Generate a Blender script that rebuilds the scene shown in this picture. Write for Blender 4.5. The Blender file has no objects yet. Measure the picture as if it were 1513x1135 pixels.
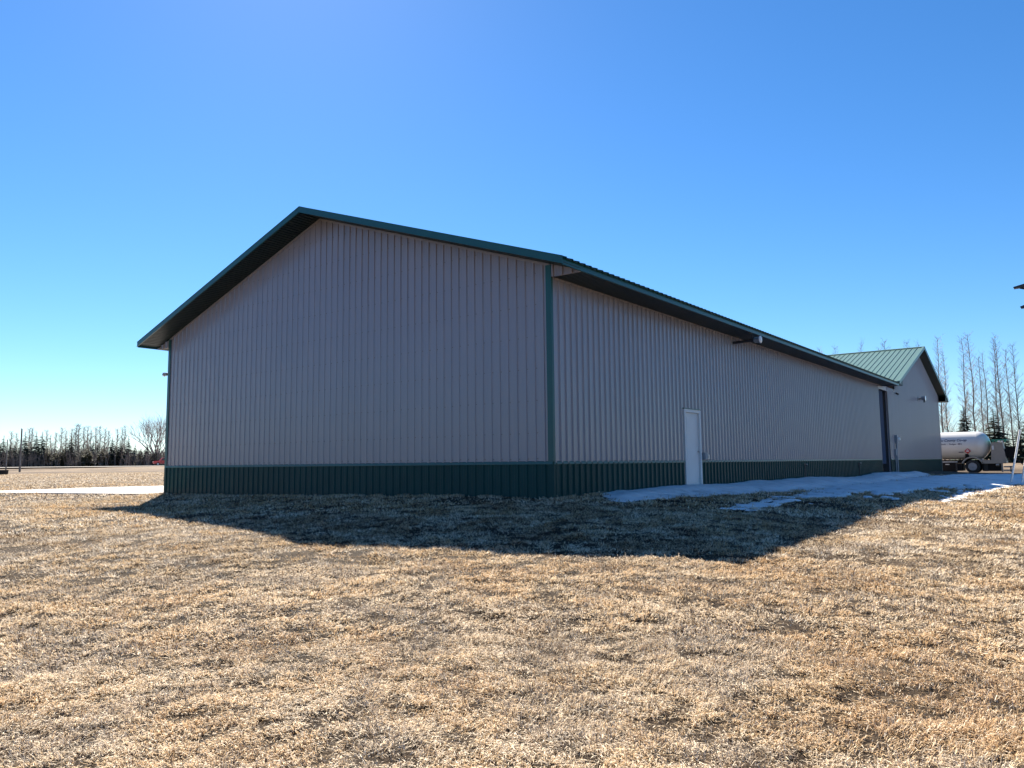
import bpy, bmesh, math, random
import numpy as np
from mathutils import Vector, Matrix
random.seed(7); np.random.seed(7)
scene = bpy.context.scene
C = scene.collection

# ------------------------------------------------------------------ camera, sky, sun, exposure
CAM = Vector((8.6325, -12.7608, 0.7133))
PITCH, ROLL, YAW, FPX = 0.1028, -0.0103, -0.6472, 1136.65
fw = Vector((math.sin(YAW)*math.cos(PITCH), math.cos(YAW)*math.cos(PITCH), math.sin(PITCH)))
rt = Vector((math.cos(YAW), -math.sin(YAW), 0)); up = rt.cross(fw)
r2 = math.cos(ROLL)*rt + math.sin(ROLL)*up; u2 = -math.sin(ROLL)*rt + math.cos(ROLL)*up
cd = bpy.data.cameras.new('camera'); cam = bpy.data.objects.new('camera', cd); C.objects.link(cam)
m = Matrix((r2, u2, -fw)).transposed().to_4x4(); m.translation = CAM; cam.matrix_world = m
cd.sensor_width = 36; cd.lens = FPX/1513*36; cd.clip_start = .1; cd.clip_end = 6000
scene.camera = cam

SUN_AZ, SUN_EL = math.radians(-54), math.radians(42)
world = bpy.data.worlds.new('World'); scene.world = world; world.use_nodes = True
nt = world.node_tree; bg = nt.nodes['Background']
sky = nt.nodes.new('ShaderNodeTexSky'); sky.sky_type = 'NISHITA'; sky.sun_disc = False
sky.sun_elevation = SUN_EL; sky.sun_rotation = SUN_AZ
sky.altitude = 300; sky.air_density = 1.0; sky.dust_density = .12; sky.ozone_density = 7.5
hs = nt.nodes.new('ShaderNodeHueSaturation'); hs.inputs['Saturation'].default_value = 1.16
nt.links.new(sky.outputs[0], hs.inputs['Color']); nt.links.new(hs.outputs[0], bg.inputs['Color'])
bg.inputs['Strength'].default_value = .048
sl = bpy.data.lights.new('sun', 'SUN'); sl.energy = 5.0; sl.angle = math.radians(.53); sl.color = (1, .93, .82)
so = bpy.data.objects.new('sun', sl); C.objects.link(so)
S = Vector((math.sin(SUN_AZ)*math.cos(SUN_EL), math.cos(SUN_AZ)*math.cos(SUN_EL), math.sin(SUN_EL)))
so.rotation_euler = S.to_track_quat('Z', 'Y').to_euler(); so.location = S*60
scene.view_settings.view_transform = 'Standard'; scene.view_settings.look = 'None'
scene.view_settings.exposure = 1.75; scene.view_settings.gamma = 1
scene.cycles.max_bounces = 6

# ------------------------------------------------------------------ helpers
def node(nt, t, **k):
    n = nt.nodes.new(t)
    for a, b in k.items(): setattr(n, a, b)
    return n
def ramp(nt, stops):
    n = nt.nodes.new('ShaderNodeValToRGB'); e = n.color_ramp.elements
    while len(e) < len(stops): e.new(.5)
    for i, (p, c) in enumerate(stops): e[i].position = p; e[i].color = (*c, 1)
    return n
def mat(name, col, rough=.6, var=.12, scale=3.0, bump=0.0, bscale=40.0, spec=.5, metal=0.0, rand=0.0, stretch=(1,1,1), coat=0.0):
    """procedural painted / natural surface: two noise layers on the colour, optional relief, optional per-object change"""
    M = bpy.data.materials.new(name); M.use_nodes = True; nt = M.node_tree; b = nt.nodes['Principled BSDF']
    tc = node(nt, 'ShaderNodeTexCoord'); mp = node(nt, 'ShaderNodeMapping'); mp.inputs['Scale'].default_value = stretch
    nt.links.new(tc.outputs['Object'], mp.inputs[0])
    n1 = node(nt, 'ShaderNodeTexNoise'); n1.inputs['Scale'].default_value = scale; n1.inputs['Detail'].default_value = 6
    nt.links.new(mp.outputs[0], n1.inputs['Vector'])
    lo = tuple(c*(1-var) for c in col); hi = tuple(min(1, c*(1+var)) for c in col)
    r = ramp(nt, [(.3, lo), (.7, hi)]); nt.links.new(n1.outputs['Fac'], r.inputs[0]); out = r.outputs[0]
    if rand:
        oi = node(nt, 'ShaderNodeObjectInfo'); hv = node(nt, 'ShaderNodeHueSaturation')
        mr = node(nt, 'ShaderNodeMapRange'); mr.inputs['To Min'].default_value = 1-rand; mr.inputs['To Max'].default_value = 1+rand
        nt.links.new(oi.outputs['Random'], mr.inputs[0]); nt.links.new(mr.outputs[0], hv.inputs['Value'])
        nt.links.new(out, hv.inputs['Color']); out = hv.outputs[0]
    nt.links.new(out, b.inputs['Base Color'])
    b.inputs['Roughness'].default_value = rough; b.inputs['Metallic'].default_value = metal
    b.inputs['Specular IOR Level'].default_value = spec; b.inputs['Coat Weight'].default_value = coat
    if bump:
        n2 = node(nt, 'ShaderNodeTexNoise'); n2.inputs['Scale'].default_value = bscale; n2.inputs['Detail'].default_value = 5
        nt.links.new(mp.outputs[0], n2.inputs['Vector'])
        bp = node(nt, 'ShaderNodeBump'); bp.inputs['Strength'].default_value = bump; bp.inputs['Distance'].default_value = .02
        nt.links.new(n2.outputs['Fac'], bp.inputs['Height']); nt.links.new(bp.outputs[0], b.inputs['Normal'])
    return M

class MB:
    """collects geometry for ONE mesh object"""
    def __init__(s): s.v = []; s.f = []
    def face(s, pts):
        n = len(s.v); s.v += [tuple(p) for p in pts]; s.f.append(tuple(range(n, n+len(pts))))
    def box(s, x0, x1, y0, y1, z0, z1):
        n = len(s.v)
        s.v += [(x0,y0,z0),(x1,y0,z0),(x1,y1,z0),(x0,y1,z0),(x0,y0,z1),(x1,y0,z1),(x1,y1,z1),(x0,y1,z1)]
        s.f += [tuple(n+i for i in q) for q in ((0,3,2,1),(4,5,6,7),(0,1,5,4),(1,2,6,5),(2,3,7,6),(3,0,4,7))]
        return s
    def prism(s, poly, axis, a, b):
        """poly in the two other axes (in x,y,z order), extruded along axis from a to b"""
        def P(u, w, t):
            return (t,u,w) if axis == 0 else (u,t,w) if axis == 1 else (u,w,t)
        n = len(s.v); k = len(poly)
        s.v += [P(u,w,a) for u,w in poly] + [P(u,w,b) for u,w in poly]
        s.f.append(tuple(range(n, n+k))); s.f.append(tuple(range(n+2*k-1, n+k-1, -1)))
        for i in range(k):
            j = (i+1) % k; s.f.append((n+i, n+k+i, n+k+j, n+j))
        return s
    def tube(s, pts, rad, n=8, cap=True):
        pts = [Vector(p) for p in pts]; rings = []
        for i, p in enumerate(pts):
            d = (pts[min(i+1, len(pts)-1)] - pts[max(i-1, 0)]).normalized()
            a = d.orthogonal().normalized() if i == 0 else (a - d*a.dot(d)).normalized()
            b = d.cross(a); r = rad[i] if hasattr(rad, '__len__') else rad
            k = len(s.v); rings.append(k)
            s.v += [tuple(p + r*(math.cos(2*math.pi*q/n)*a + math.sin(2*math.pi*q/n)*b)) for q in range(n)]
        for k0, k1 in zip(rings, rings[1:]):
            for q in range(n): s.f.append((k0+q, k0+(q+1)%n, k1+(q+1)%n, k1+q))
        if cap and n > 2:
            s.f.append(tuple(rings[0]+q for q in reversed(range(n)))); s.f.append(tuple(rings[-1]+q for q in range(n)))
        return s
    def lathe(s, prof, axis='z', c=(0,0,0), n=24):
        """prof: list of (radius, along)"""
        k0 = len(s.v)
        for r, t in prof:
            for q in range(n):
                a = 2*math.pi*q/n; u, w = r*math.cos(a), r*math.sin(a)
                p = (u,w,t) if axis == 'z' else (t,u,w) if axis == 'x' else (u,t,w)
                s.v.append((p[0]+c[0], p[1]+c[1], p[2]+c[2]))
        for i in range(len(prof)-1):
            for q in range(n):
                a, b = k0+i*n+q, k0+i*n+(q+1)%n
                s.f.append((a, b, b+n, a+n))
        s.f.append(tuple(k0+q for q in reversed(range(n)))); s.f.append(tuple(k0+(len(prof)-1)*n+q for q in range(n)))
        return s
    def mesh(s, name, m=None, smooth=False, fix=True):
        me = bpy.data.meshes.new(name); me.from_pydata(s.v, [], s.f)
        if fix:
            bm = bmesh.new(); bm.from_mesh(me); bmesh.ops.recalc_face_normals(bm, faces=bm.faces); bm.to_mesh(me); bm.free()
        if smooth:
            me.polygons.foreach_set('use_smooth', [True]*len(me.polygons))
            me.set_sharp_from_angle(angle=math.radians(40))
        if m: me.materials.append(m)
        return me
    def build(s, name, m, parent=None, smooth=False, loc=(0,0,0), fix=True):
        return link(name, s.mesh(name, m, smooth, fix), parent, loc)
def link(name, me, parent=None, loc=(0,0,0), rot=(0,0,0)):
    o = bpy.data.objects.new(name, me); C.objects.link(o); o.parent = parent; o.location = loc; o.rotation_euler = rot
    return o
def tag(o, label=None, cat=None, group=None, kind=None):
    if label: o['label'] = label
    if cat: o['category'] = cat
    if group: o['group'] = group
    if kind: o['kind'] = kind
    return o
def thing(name, label, cat, loc=(0,0,0), rz=0, group=None):
    return tag(link(name, None, None, loc, (0,0,rz)), label, cat, group)
def copy_tree(o, parent=None):
    c = o.copy(); C.objects.link(c); c.parent = parent
    for ch in list(o.children): copy_tree(ch, c)
    return c

# ------------------------------------------------------------------ materials
TAN = (.278, .262, .302); GREEN = (.004, .050, .052)
M = {}
M['tan'] = mat('tan_steel', TAN, .2, .05, .8, .06, 1.1, spec=.6, rand=.02, stretch=(1,1,.25))
M['tan_trim'] = mat('tan_trim', (.27,.252,.28), .4, .05, 2)
M['green'] = mat('green_steel', GREEN, .32, .08, 1.2, .05, 1.5, spec=.12, rand=.05)
M['trim'] = mat('green_trim', (.006,.080,.084), .35, .08, 2.5)
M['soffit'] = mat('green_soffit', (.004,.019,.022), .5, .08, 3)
M['roof2'] = mat('sage_green_roof', (.085,.155,.125), .36, .06, 1.2, .04, 1.5, rand=.03)
M['white'] = mat('white_paint', (.6,.61,.62), .45, .04, 3, .03, 60)
M['screw'] = mat('screw_head', (.16,.14,.13), .4, .1, 30, metal=.4)
M['galv'] = mat('galvanised_steel', (.42,.43,.44), .4, .12, 12, metal=.7)
M['grey'] = mat('grey_enamel', (.23,.25,.28), .5, .08, 8)
M['dark'] = mat('dark_plastic', (.03,.03,.035), .5, .15, 10)
M['interior'] = mat('dark_interior', (.05,.05,.055), .9, .2, 2)
M['doorpan'] = mat('steel_blue_door_panel', (.022,.042,.09), .75, .05, 1.5, spec=.15)
M['lens'] = mat('lamp_lens', (.75,.76,.76), .12, .03, 20)
M['concrete'] = mat('concrete', (.31,.285,.265), .85, .10, 1.2, .2, 60)
M['wood'] = mat('weathered_wood', (.20,.16,.13), .85, .25, 6, .3, 40, stretch=(4,4,.4))
M['pvc'] = mat('white_pipe', (.8,.8,.78), .4, .04, 6)

def splash(Mt, zt, col):
    """dried mud spatter on the lowest part of a steel wall: speckles, denser low down"""
    nt = Mt.node_tree; b = nt.nodes['Principled BSDF']; src = b.inputs['Base Color'].links[0].from_socket
    ge = node(nt, 'ShaderNodeNewGeometry'); sx = node(nt, 'ShaderNodeSeparateXYZ'); nt.links.new(ge.outputs['Position'], sx.inputs[0])
    mr = node(nt, 'ShaderNodeMapRange'); mr.inputs['From Min'].default_value = zt; mr.inputs['From Max'].default_value = -.15; nt.links.new(sx.outputs['Z'], mr.inputs[0])
    n = node(nt, 'ShaderNodeTexNoise'); n.inputs['Scale'].default_value = 26; n.inputs['Detail'].default_value = 7; n.inputs['Roughness'].default_value = .8; nt.links.new(ge.outputs['Position'], n.inputs['Vector'])
    ad = node(nt, 'ShaderNodeMath', operation='MULTIPLY_ADD'); nt.links.new(mr.outputs[0], ad.inputs[0]); ad.inputs[1].default_value = .35; nt.links.new(n.outputs['Fac'], ad.inputs[2])
    r = ramp(nt, [(.62, (0,0,0)), (.9, (.4,.4,.4))]); nt.links.new(ad.outputs[0], r.inputs[0])
    mx = node(nt, 'ShaderNodeMix', data_type='RGBA'); nt.links.new(r.outputs[0], mx.inputs[0]); nt.links.new(src, mx.inputs[6]); mx.inputs[7].default_value = (*col, 1)
    nt.links.new(mx.outputs[2], b.inputs['Base Color'])
splash(M['green'], .22, (.06,.05,.042)); splash(M['white'], .4, (.3,.26,.21))

# ------------------------------------------------------------------ terrain height
def _h(i,j,s):
    n=(i.astype(np.int64)*374761393+j.astype(np.int64)*668265263+s*1442695041)&0x7fffffff
    n=((n^(n>>13))*1274126177)&0x7fffffff
    n=(n^(n>>16))&0xffff
    return n/65535.0
def vnoise(x,y,s=0):
    x=np.asarray(x,float); y=np.asarray(y,float)
    i=np.floor(x); j=np.floor(y); a=x-i; b=y-j
    a=a*a*(3-2*a); b=b*b*(3-2*b); i=i.astype(np.int64); j=j.astype(np.int64)
    return (_h(i,j,s)*(1-a)+_h(i+1,j,s)*a)*(1-b)+(_h(i,j+1,s)*(1-a)+_h(i+1,j+1,s)*a)*b
def sstep(a,b,x):
    t=np.clip((x-a)/(b-a),0,1); return t*t*(3-2*t)
CP=np.array([(-14.63,0,-.12),(-7,0,-.06),(0,0,0),(0,6,.02),(0,15,0),(0,29,-.02),(0,40,-.05),(0,48,-.12),
 (-11.3,-3.8,-.25),(-7.85,-4.4,-.23),(-4.2,-5,-.25),(-.5,-5.7,-.32),(2.5,-4.8,-.36),(5.3,-4,-.42),
 (5.25,-1,-.36),(5.2,1.6,-.31),(5.15,4.5,-.245),(5.15,7.1,-.25),(5.2,9.4,-.3),(5.2,13,-.34),(5.3,19.3,-.4),(5.35,28,-.48),(5.35,31.4,-.47),
 (8.6,-12.8,-.8),(4,-10,-.62),(12,-8,-.72),(-8,-12,-.5),(10,0,-.55),(12,12,-.6),(12,30,-.6),(-25,-3,-.12),(-22,5,-.1),(-25,-15,-.4),
 (20,-20,-.9),(0,-25,-.9),(-14.6,15,-.08),(-14.6,40,-.1),(1,55,-.38),(4,55,-.38),(3,62,-.38),(15,60,-.4),(-25,30,-.1),(25,0,-.7),(-40,0,-.15),(-40,-20,-.3)])
def _phi(r2): return np.sqrt(r2+4.0)
_D=((CP[:,None,:2]-CP[None,:,:2])**2).sum(2)
_A=np.zeros((len(CP)+1,)*2); _A[:-1,:-1]=_phi(_D); _A[-1,:-1]=1; _A[:-1,-1]=1
_w=np.linalg.solve(_A+1e-9*np.eye(len(CP)+1),np.append(CP[:,2],0))
UD=(-.9157,.402)
def terrain(x,y,bumps=True):
    x=np.asarray(x,float); y=np.asarray(y,float)
    near=np.full(x.shape,_w[-1])
    for k in range(len(CP)): near=near+_w[k]*_phi((x-CP[k,0])**2+(y-CP[k,1])**2)
    u=(x-8.63)*UD[0]+(y+12.76)*UD[1]
    A=.1*sstep(60,110,u)+.1*sstep(110,165,u)+.85*sstep(166,184,u)-.15*sstep(193,200,u)
    B=.75*sstep(60,112,y)*sstep(-60,-10,x)
    far=-.12-.25*sstep(-10,10,x)+A+B
    t=sstep(28,48,np.hypot(x+5,(y-18)*.75))
    z=near*(1-t)+far*t
    if bumps:
        d=np.hypot(x-8.63,y+12.76); k=1-sstep(40,90,d)
        b=.035*(vnoise(x/2.6+7,y/2.6,1)-.5)+.022*(vnoise(x/.8,y/.8+3,2)-.5)+.035*(vnoise(x/.33,y/.33,3)-.5)*(1-sstep(18,30,d))+.04*(vnoise(x/.14+3,y/.14,4)-.5)*(1-sstep(10,16,d))
        # calm at the building foot
        f=sstep(.0,1.5,np.maximum(np.maximum(x,-y),-14.63-x))
        z=z+b*k*(.35+.65*f)-.055*f*k
    return z

tz = lambda x, y, b=True: float(terrain(np.array([x]), np.array([y]), b)[0])

# ------------------------------------------------------------------ ground sheet
def spaced(fine, step, far, k=1.13):
    """dense between fine[0] and fine[1], growing outwards to +-far"""
    a = list(np.arange(fine[0], fine[1]+1e-6, step)); s = step; x = a[-1]; hi = []
    while x < far: s = min(s*k, 160); x += s; hi.append(x)
    s = step; x = a[0]; lo = []
    while x > -far: s = min(s*k, 160); x -= s; lo.append(x)
    return np.array(lo[::-1]+a+hi)
def grid_mesh(name, xs, ys, Z, m, keep=None):
    nx, ny = len(xs), len(ys); X, Y = np.meshgrid(xs, ys)
    co = np.stack([X, Y, Z], 2).reshape(-1, 3)
    i = np.arange(ny-1)[:, None]*nx + np.arange(nx-1)[None, :]
    F = np.stack([i, i+1, i+nx+1, i+nx], 2).reshape(-1, 4)
    if keep is not None:
        F = F[keep.reshape(-1)]; used, inv = np.unique(F, return_inverse=True); co = co[used]; F = inv.reshape(-1, 4)
    return np_mesh(name, co, F, m)
def np_mesh(name, co, F, m, smooth=True):
    me = bpy.data.meshes.new(name); k = F.shape[1]
    me.vertices.add(len(co)); me.vertices.foreach_set('co', np.ascontiguousarray(co, np.float32).ravel())
    me.loops.add(F.size); me.loops.foreach_set('vertex_index', np.ascontiguousarray(F, np.int32).ravel())
    me.polygons.add(len(F)); me.polygons.foreach_set('loop_start', np.arange(0, F.size, k, dtype=np.int32))
    me.polygons.foreach_set('use_smooth', np.full(len(F), smooth)); me.update(calc_edges=True)
    me.materials.append(m); return me

def ground_material():
    G = bpy.data.materials.new('dead_lawn_ground'); G.use_nodes = True; nt = G.node_tree; b = nt.nodes['Principled BSDF']
    tc = node(nt, 'ShaderNodeTexCoord')
    def noise(sc, det=6, rough=.6):
        n = node(nt, 'ShaderNodeTexNoise'); n.inputs['Scale'].default_value = sc; n.inputs['Detail'].default_value = det
        n.inputs['Roughness'].default_value = rough; nt.links.new(tc.outputs['Object'], n.inputs['Vector']); return n.outputs['Fac']
    big = ramp(nt, [(.35, (.145,.112,.083)), (.5, (.185,.146,.11)), (.68, (.16,.134,.108))]); nt.links.new(noise(.12, 8, .65), big.inputs[0])
    fine = ramp(nt, [(.34, (.2,.17,.14)), (.47, (.75,.72,.68)), (.7, (1.15,1.12,1.05))]); nt.links.new(noise(9, 10, .8), fine.inputs[0])
    # lawn: dark thatch and soil under the blades; beyond the lawn the field's own straw cover
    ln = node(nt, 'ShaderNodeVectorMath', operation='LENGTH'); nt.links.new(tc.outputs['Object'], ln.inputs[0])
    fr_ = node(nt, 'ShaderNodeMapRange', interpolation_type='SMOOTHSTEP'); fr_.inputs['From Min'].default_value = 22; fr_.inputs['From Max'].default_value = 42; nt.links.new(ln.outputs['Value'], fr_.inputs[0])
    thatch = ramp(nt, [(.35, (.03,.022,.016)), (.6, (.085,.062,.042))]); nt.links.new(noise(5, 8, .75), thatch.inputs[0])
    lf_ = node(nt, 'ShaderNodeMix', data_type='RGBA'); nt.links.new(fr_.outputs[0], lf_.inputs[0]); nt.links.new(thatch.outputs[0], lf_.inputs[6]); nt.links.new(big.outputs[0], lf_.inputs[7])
    mid = ramp(nt, [(.32, (.66,.64,.62)), (.6, (1.1,1.08,1.05))]); nt.links.new(noise(1.1, 7, .7), mid.inputs[0])
    m1 = node(nt, 'ShaderNodeMix', data_type='RGBA', blend_type='MULTIPLY'); m1.inputs[0].default_value = 1
    nt.links.new(lf_.outputs[2], m1.inputs[6]); nt.links.new(fine.outputs[0], m1.inputs[7])
    m2 = node(nt, 'ShaderNodeMix', data_type='RGBA', blend_type='MULTIPLY'); m2.inputs[0].default_value = .8
    nt.links.new(m1.outputs[2], m2.inputs[6]); nt.links.new(mid.outputs[0], m2.inputs[7])
    # drifts and mowing swaths across the far field
    mp = node(nt, 'ShaderNodeMapping'); mp.inputs['Rotation'].default_value = (0, 0, .4137); mp0 = mp; mp = node(nt, 'ShaderNodeMapping'); mp.inputs['Scale'].default_value = (.045, .05, 1); nt.links.new(tc.outputs['Object'], mp0.inputs[0]); nt.links.new(mp0.outputs[0], mp.inputs[0])
    ns = node(nt, 'ShaderNodeTexNoise'); ns.inputs['Scale'].default_value = 1; ns.inputs['Detail'].default_value = 8; ns.inputs['Roughness'].default_value = .75; nt.links.new(mp.outputs[0], ns.inputs['Vector'])
    sw = ramp(nt, [(.40, (.48,.45,.43)), (.5, (.95,.95,.95)), (.58, (1.3,1.28,1.25))]); nt.links.new(ns.outputs['Fac'], sw.inputs[0])
    m3 = node(nt, 'ShaderNodeMix', data_type='RGBA', blend_type='MULTIPLY'); m3.inputs[0].default_value = .9
    nt.links.new(m2.outputs[2], m3.inputs[6]); nt.links.new(sw.outputs[0], m3.inputs[7]); m2 = m3
    nt.links.new(m2.outputs[2], b.inputs['Base Color']); b.inputs['Roughness'].default_value = .95; b.inputs['Specular IOR Level'].default_value = .1
    bp = node(nt, 'ShaderNodeBump'); bp.inputs['Strength'].default_value = .7; bp.inputs['Distance'].default_value = .03
    nt.links.new(noise(14, 8, .75), bp.inputs['Height']); nt.links.new(bp.outputs[0], b.inputs['Normal'])
    return G
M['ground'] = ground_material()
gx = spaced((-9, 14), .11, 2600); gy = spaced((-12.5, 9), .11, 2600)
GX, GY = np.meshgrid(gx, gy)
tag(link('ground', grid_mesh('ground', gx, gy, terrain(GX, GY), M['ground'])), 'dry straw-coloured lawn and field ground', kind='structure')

# far road on its embankment (left), runs across the view direction
ud = Vector((UD[0], UD[1], 0)); vd = Vector((-UD[1], UD[0], 0)); o0 = Vector((8.63, -12.76, 0))
rv, rf = [], []
ss = np.arange(-260, 261, 10)
for s in ss:
    for w in (180.8, 185.5, 192.0):
        p = o0 + ud*w + vd*s; rv.append((p.x, p.y, tz(p.x, p.y, False)+.06))
rf = [(3*i+k, 3*i+k+1, 3*i+k+4, 3*i+k+3) for i in range(len(ss)-1) for k in (0, 1)]
mb = MB(); mb.v = rv; mb.f = rf
M['gravel'] = mat('pale_gravel', (.42,.39,.35), .9, .12, .6, .2, 20)
tag(mb.build('road', M['gravel']), 'pale gravel road along the far field', kind='structure')

# concrete apron left of the barn
poly = [(-14.72,.25),(-17.2,-.35),(-19.6,-.8),(-22.5,-1.75),(-27,-3.1),(-36,-6),(-37,-4.5),(-29,-2.6),(-24.6,-1.1),(-24.9,2),(-24.6,5.2),(-25,12),(-25,34),(-14.72,34)]
mb = MB(); n = len(poly)
mb.v = [(x, y, tz(x,y,False)-.01) for x,y in poly] + [(x, y, tz(x,y,False)-.25) for x,y in poly]
mb.f = [tuple(range(n))] + [(i, (i+1)%n, n+(i+1)%n, n+i) for i in range(n)]
bm_me = mb.mesh('concrete_apron', M['concrete'])
tag(link('concrete_apron', bm_me), 'pale concrete apron left of the long barn', kind='structure')

# ------------------------------------------------------------------ the long barn
W, L, HS, HW, SLP, OR, EO = 14.63, 29.3, 4.494, .722, .3346, .654, .74
TOPZ = 4.635; PK = TOPZ + SLP*(W/2+EO); FT = .125; YEND = 48.1; EAVE_END = 30.8
RP = .2286
def profile(n):
    """corrugated steel profile over n ribs: (along, proud)"""
    pr = []
    for k in range(n):
        a = k*RP
        pr += [(a+.0, 0), (a+.006, 0), (a+.018, .034), (a+.050, .034), (a+.062, 0), (a+.108, 0), (a+.114, .0035), (a+.124, .0035), (a+.130, 0), (a+.172, 0), (a+.178, .0035), (a+.188, .0035), (a+.194, 0)]
    pr.append((n*RP, 0)); return pr
PR4 = profile(4)
PRG = [(a, d*.7) for a, d in PR4]
def panel_mesh(name, m, z0, z1, pr=PR4):
    """upright panel: local x along the wall, -y outwards; z0,z1 numbers or functions of local x"""
    f0 = z0 if callable(z0) else (lambda x: z0); f1 = z1 if callable(z1) else (lambda x: z1)
    mb = MB(); k = len(pr)
    mb.v = [(x, -d, f0(x)) for x, d in pr] + [(x, -d, f1(x)) for x, d in pr]
    mb.f = [(i, i+1, k+i+1, k+i) for i in range(k-1)]
    return mb.mesh(name, m, fix=False)
barn = thing('long_barn', 'long metal barn with taupe ribbed siding, dark green wainscot and green eaves', 'building')
rake_z = lambda x: PK - SLP*abs(x + W/2) - .02        # roof underside datum over the gable wall
# gable wall: backing sheet, panels, wainscot
gw = MB().prism([(-W+.02, -.4), (-.02, -.4), (-.02, rake_z(0)-FT), (-W/2, rake_z(-W/2)-FT-.02), (-W+.02, rake_z(-W)-FT)], 1, .02, .12).build('gable_wall', M['tan_trim'], barn)
for i in range(16):
    x0 = -W + i*W/16
    me = panel_mesh('wall_panel', M['tan'], HW, lambda x, x0=x0: rake_z(x0+x)-FT+.02, PRG)
    link('wall_panel', me, gw, (x0, 0, 0))
# long wall backing with the tall opening at the far end, and the plain hidden walls
OY0, OY1, OZ = 29.38, 31.55, 4.30
lw = MB(); lw.box(-.12, -.02, .12, OY0, -.4, HS+.25); lw.box(-.12, -.02, OY0, OY1, OZ, HS+.25); lw = lw.build('long_wall', M['tan_trim'], barn)
bw = MB(); bw.box(-W+.02, -W+.12, .12, 33.4, -.4, HS+.25); bw.build('back_wall', M['tan'], barn)
DY0, DY1 = 6.17, 7.11                                   # service door
pl_me = panel_mesh('wall_panel', M['tan'], HW, HS+.02)
def side_panel(y0, me, parent, z=0):
    return link('wall_panel', me, parent, (0, y0, z), (0, 0, math.pi/2))
def cut(pr, a, b):
    """profile clipped to a..b"""
    xs = [p for p in pr if a < p[0] < b]
    f = lambda x: float(np.interp(x, [p[0] for p in pr], [p[1] for p in pr]))
    return [(a, f(a))] + xs + [(b, f(b))]
def side_wall(parent, name, m, ya, yb, z0, z1, holes=()):
    """run of 0.9144 m panels facing +x between ya and yb; holes = (y0, y1, zbottom of the piece above or None)"""
    full = panel_mesh(name, m, z0, z1); y = ya
    while y < yb-.02:
        e = min(y+.9144, yb); segs = [(y, e)]; above = []
        for h0, h1, zt in holes:
            new = []
            for a, b in segs:
                if b <= h0 or a >= h1: new.append((a, b)); continue
                if a < h0: new.append((a, h0))
                if b > h1: new.append((h1, b))
                if zt is not None and zt < z1: above.append((max(a, h0), min(b, h1), zt))
            segs = new
        for a, b in segs:
            me = full if b-a > .914 else panel_mesh(name, m, z0, z1, cut(PR4, a-y, b-y))
            link(name, me, parent, (0, y, 0), (0, 0, math.pi/2))
        for a, b, zt in above:
            if b-a > .03: link(name, panel_mesh(name, m, zt, z1, cut(PR4, a-y, b-y)), parent, (0, y, 0), (0, 0, math.pi/2))
        y = e
side_wall(lw, 'wall_panel', M['tan'], .02, OY0-.05, HW, HS+.02, [(DY0-.06, DY1+.06, 2.11)])
# wainscot
wg = MB().box(-W-.0, -.0, -.004, .016, -.45, HW-.03).build('gable_wainscot', M['green'], barn)
PRW = [(a, d*.72) for a, d in PR4]
gme = panel_mesh('wainscot_panel', M['green'], -.4, HW, PRW)
for i in range(16): link('wainscot_panel', gme, wg, (-W+i*W/16, -.006, 0))
wl = MB(); wl.box(-.016, .004, .03, DY0-.06, -.45, HW-.03); wl.box(-.016, .004, DY1+.06, OY0-.05, -.45, HW-.03)
wl = wl.build('side_wainscot', M['green'], barn); wl.location.x = .0
side_wall(wl, 'wainscot_panel', M['green'], .03, OY0-.05, -.4, HW, [(DY0-.06, DY1+.06, None)])
for ch in wl.children: ch.location.x = .007
# ledge trim between siding and wainscot (in lengths, lapped)
led = [(-.035, HW-.035), (-.035, HW-.028), (-.03, HW+.018), (-.002, HW+.032), (-.002, HW-.035)]
cuts = [-W-.02, -11.6, -8.55, -5.5, -2.45, -.0]
for i, (a, b) in enumerate(zip(cuts, cuts[1:])):
    MB().prism([(y-.002*(i%2), z) for y, z in led], 0, a, b).build('ledge_trim', M['trim'], barn)
cy = [.0, 3.0, DY0-.07]; cy2 = [DY1+.07, 10.2, 13.25, 16.3, 19.35, 22.4, 25.45, OY0-.05]
for cc in (cy, cy2):
    for i, (a, b) in enumerate(zip(cc, cc[1:])):
        MB().prism([(-y+.002*(i%2), z) for y, z in led], 1, a, b).build('ledge_trim', M['trim'], barn)
# corner trims
def corner(x, sx, z0, z1, name='corner_trim', m=None, a=.105, b=.07):
    mb = MB()
    mb.prism([(x+sx*.03, -.03), (x-sx*a, -.03), (x-sx*a, -.018), (x+sx*.018, -.018), (x+sx*.018, b), (x+sx*.03, b)], 2, z0, z1)
    return mb.build(name, m or M['trim'], barn)
corner(0, 1, HW+.02, rake_z(0)-FT); corner(-W, -1, HW+.02, rake_z(-W)-FT, a=.10)
corner(0, 1, -.45, HW-.034, 'base_corner_trim', M['green'], .1, .08); corner(-W, -1, -.45, HW-.034, 'base_corner_trim', M['green'], .08, .08)
# screws: rows of small heads on the flats beside each rib
sc = MB()
def hexa(p, ax):
    x, y, z = p; r = .0115
    pts = [(r*math.cos(k*math.pi/3), r*math.sin(k*math.pi/3)) for k in range(6)]
    if ax == 1: sc.prism([(x+u, z+w) for u, w in pts], 1, y-.009, y+.001)
    else: sc.prism([(y+u, z+w) for u, w in pts], 0, x-.001, x+.009)
rows = [.80, 1.32, 1.98, 2.64, 3.30, 3.96, 4.62, 5.28, 5.94, 6.6]
for z in rows:
    for k in range(64):
        x = -W + (k+.36)*RP*W/14.6304
        if z < rake_z(x)-FT-.1 and -W+.12 < x < -.2: hexa((x, -.001, z + .006*math.sin(k*7)), 1)
    if z < 4.4:
        for k in range(128):
            y = .02 + (k+.36)*RP
            if .14 < y < OY0-.1 and not (DY0-.1 < y < DY1+.1 and z < 2.2): hexa((.001, y, z + .006*math.sin(k*5)), 0)
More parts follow.
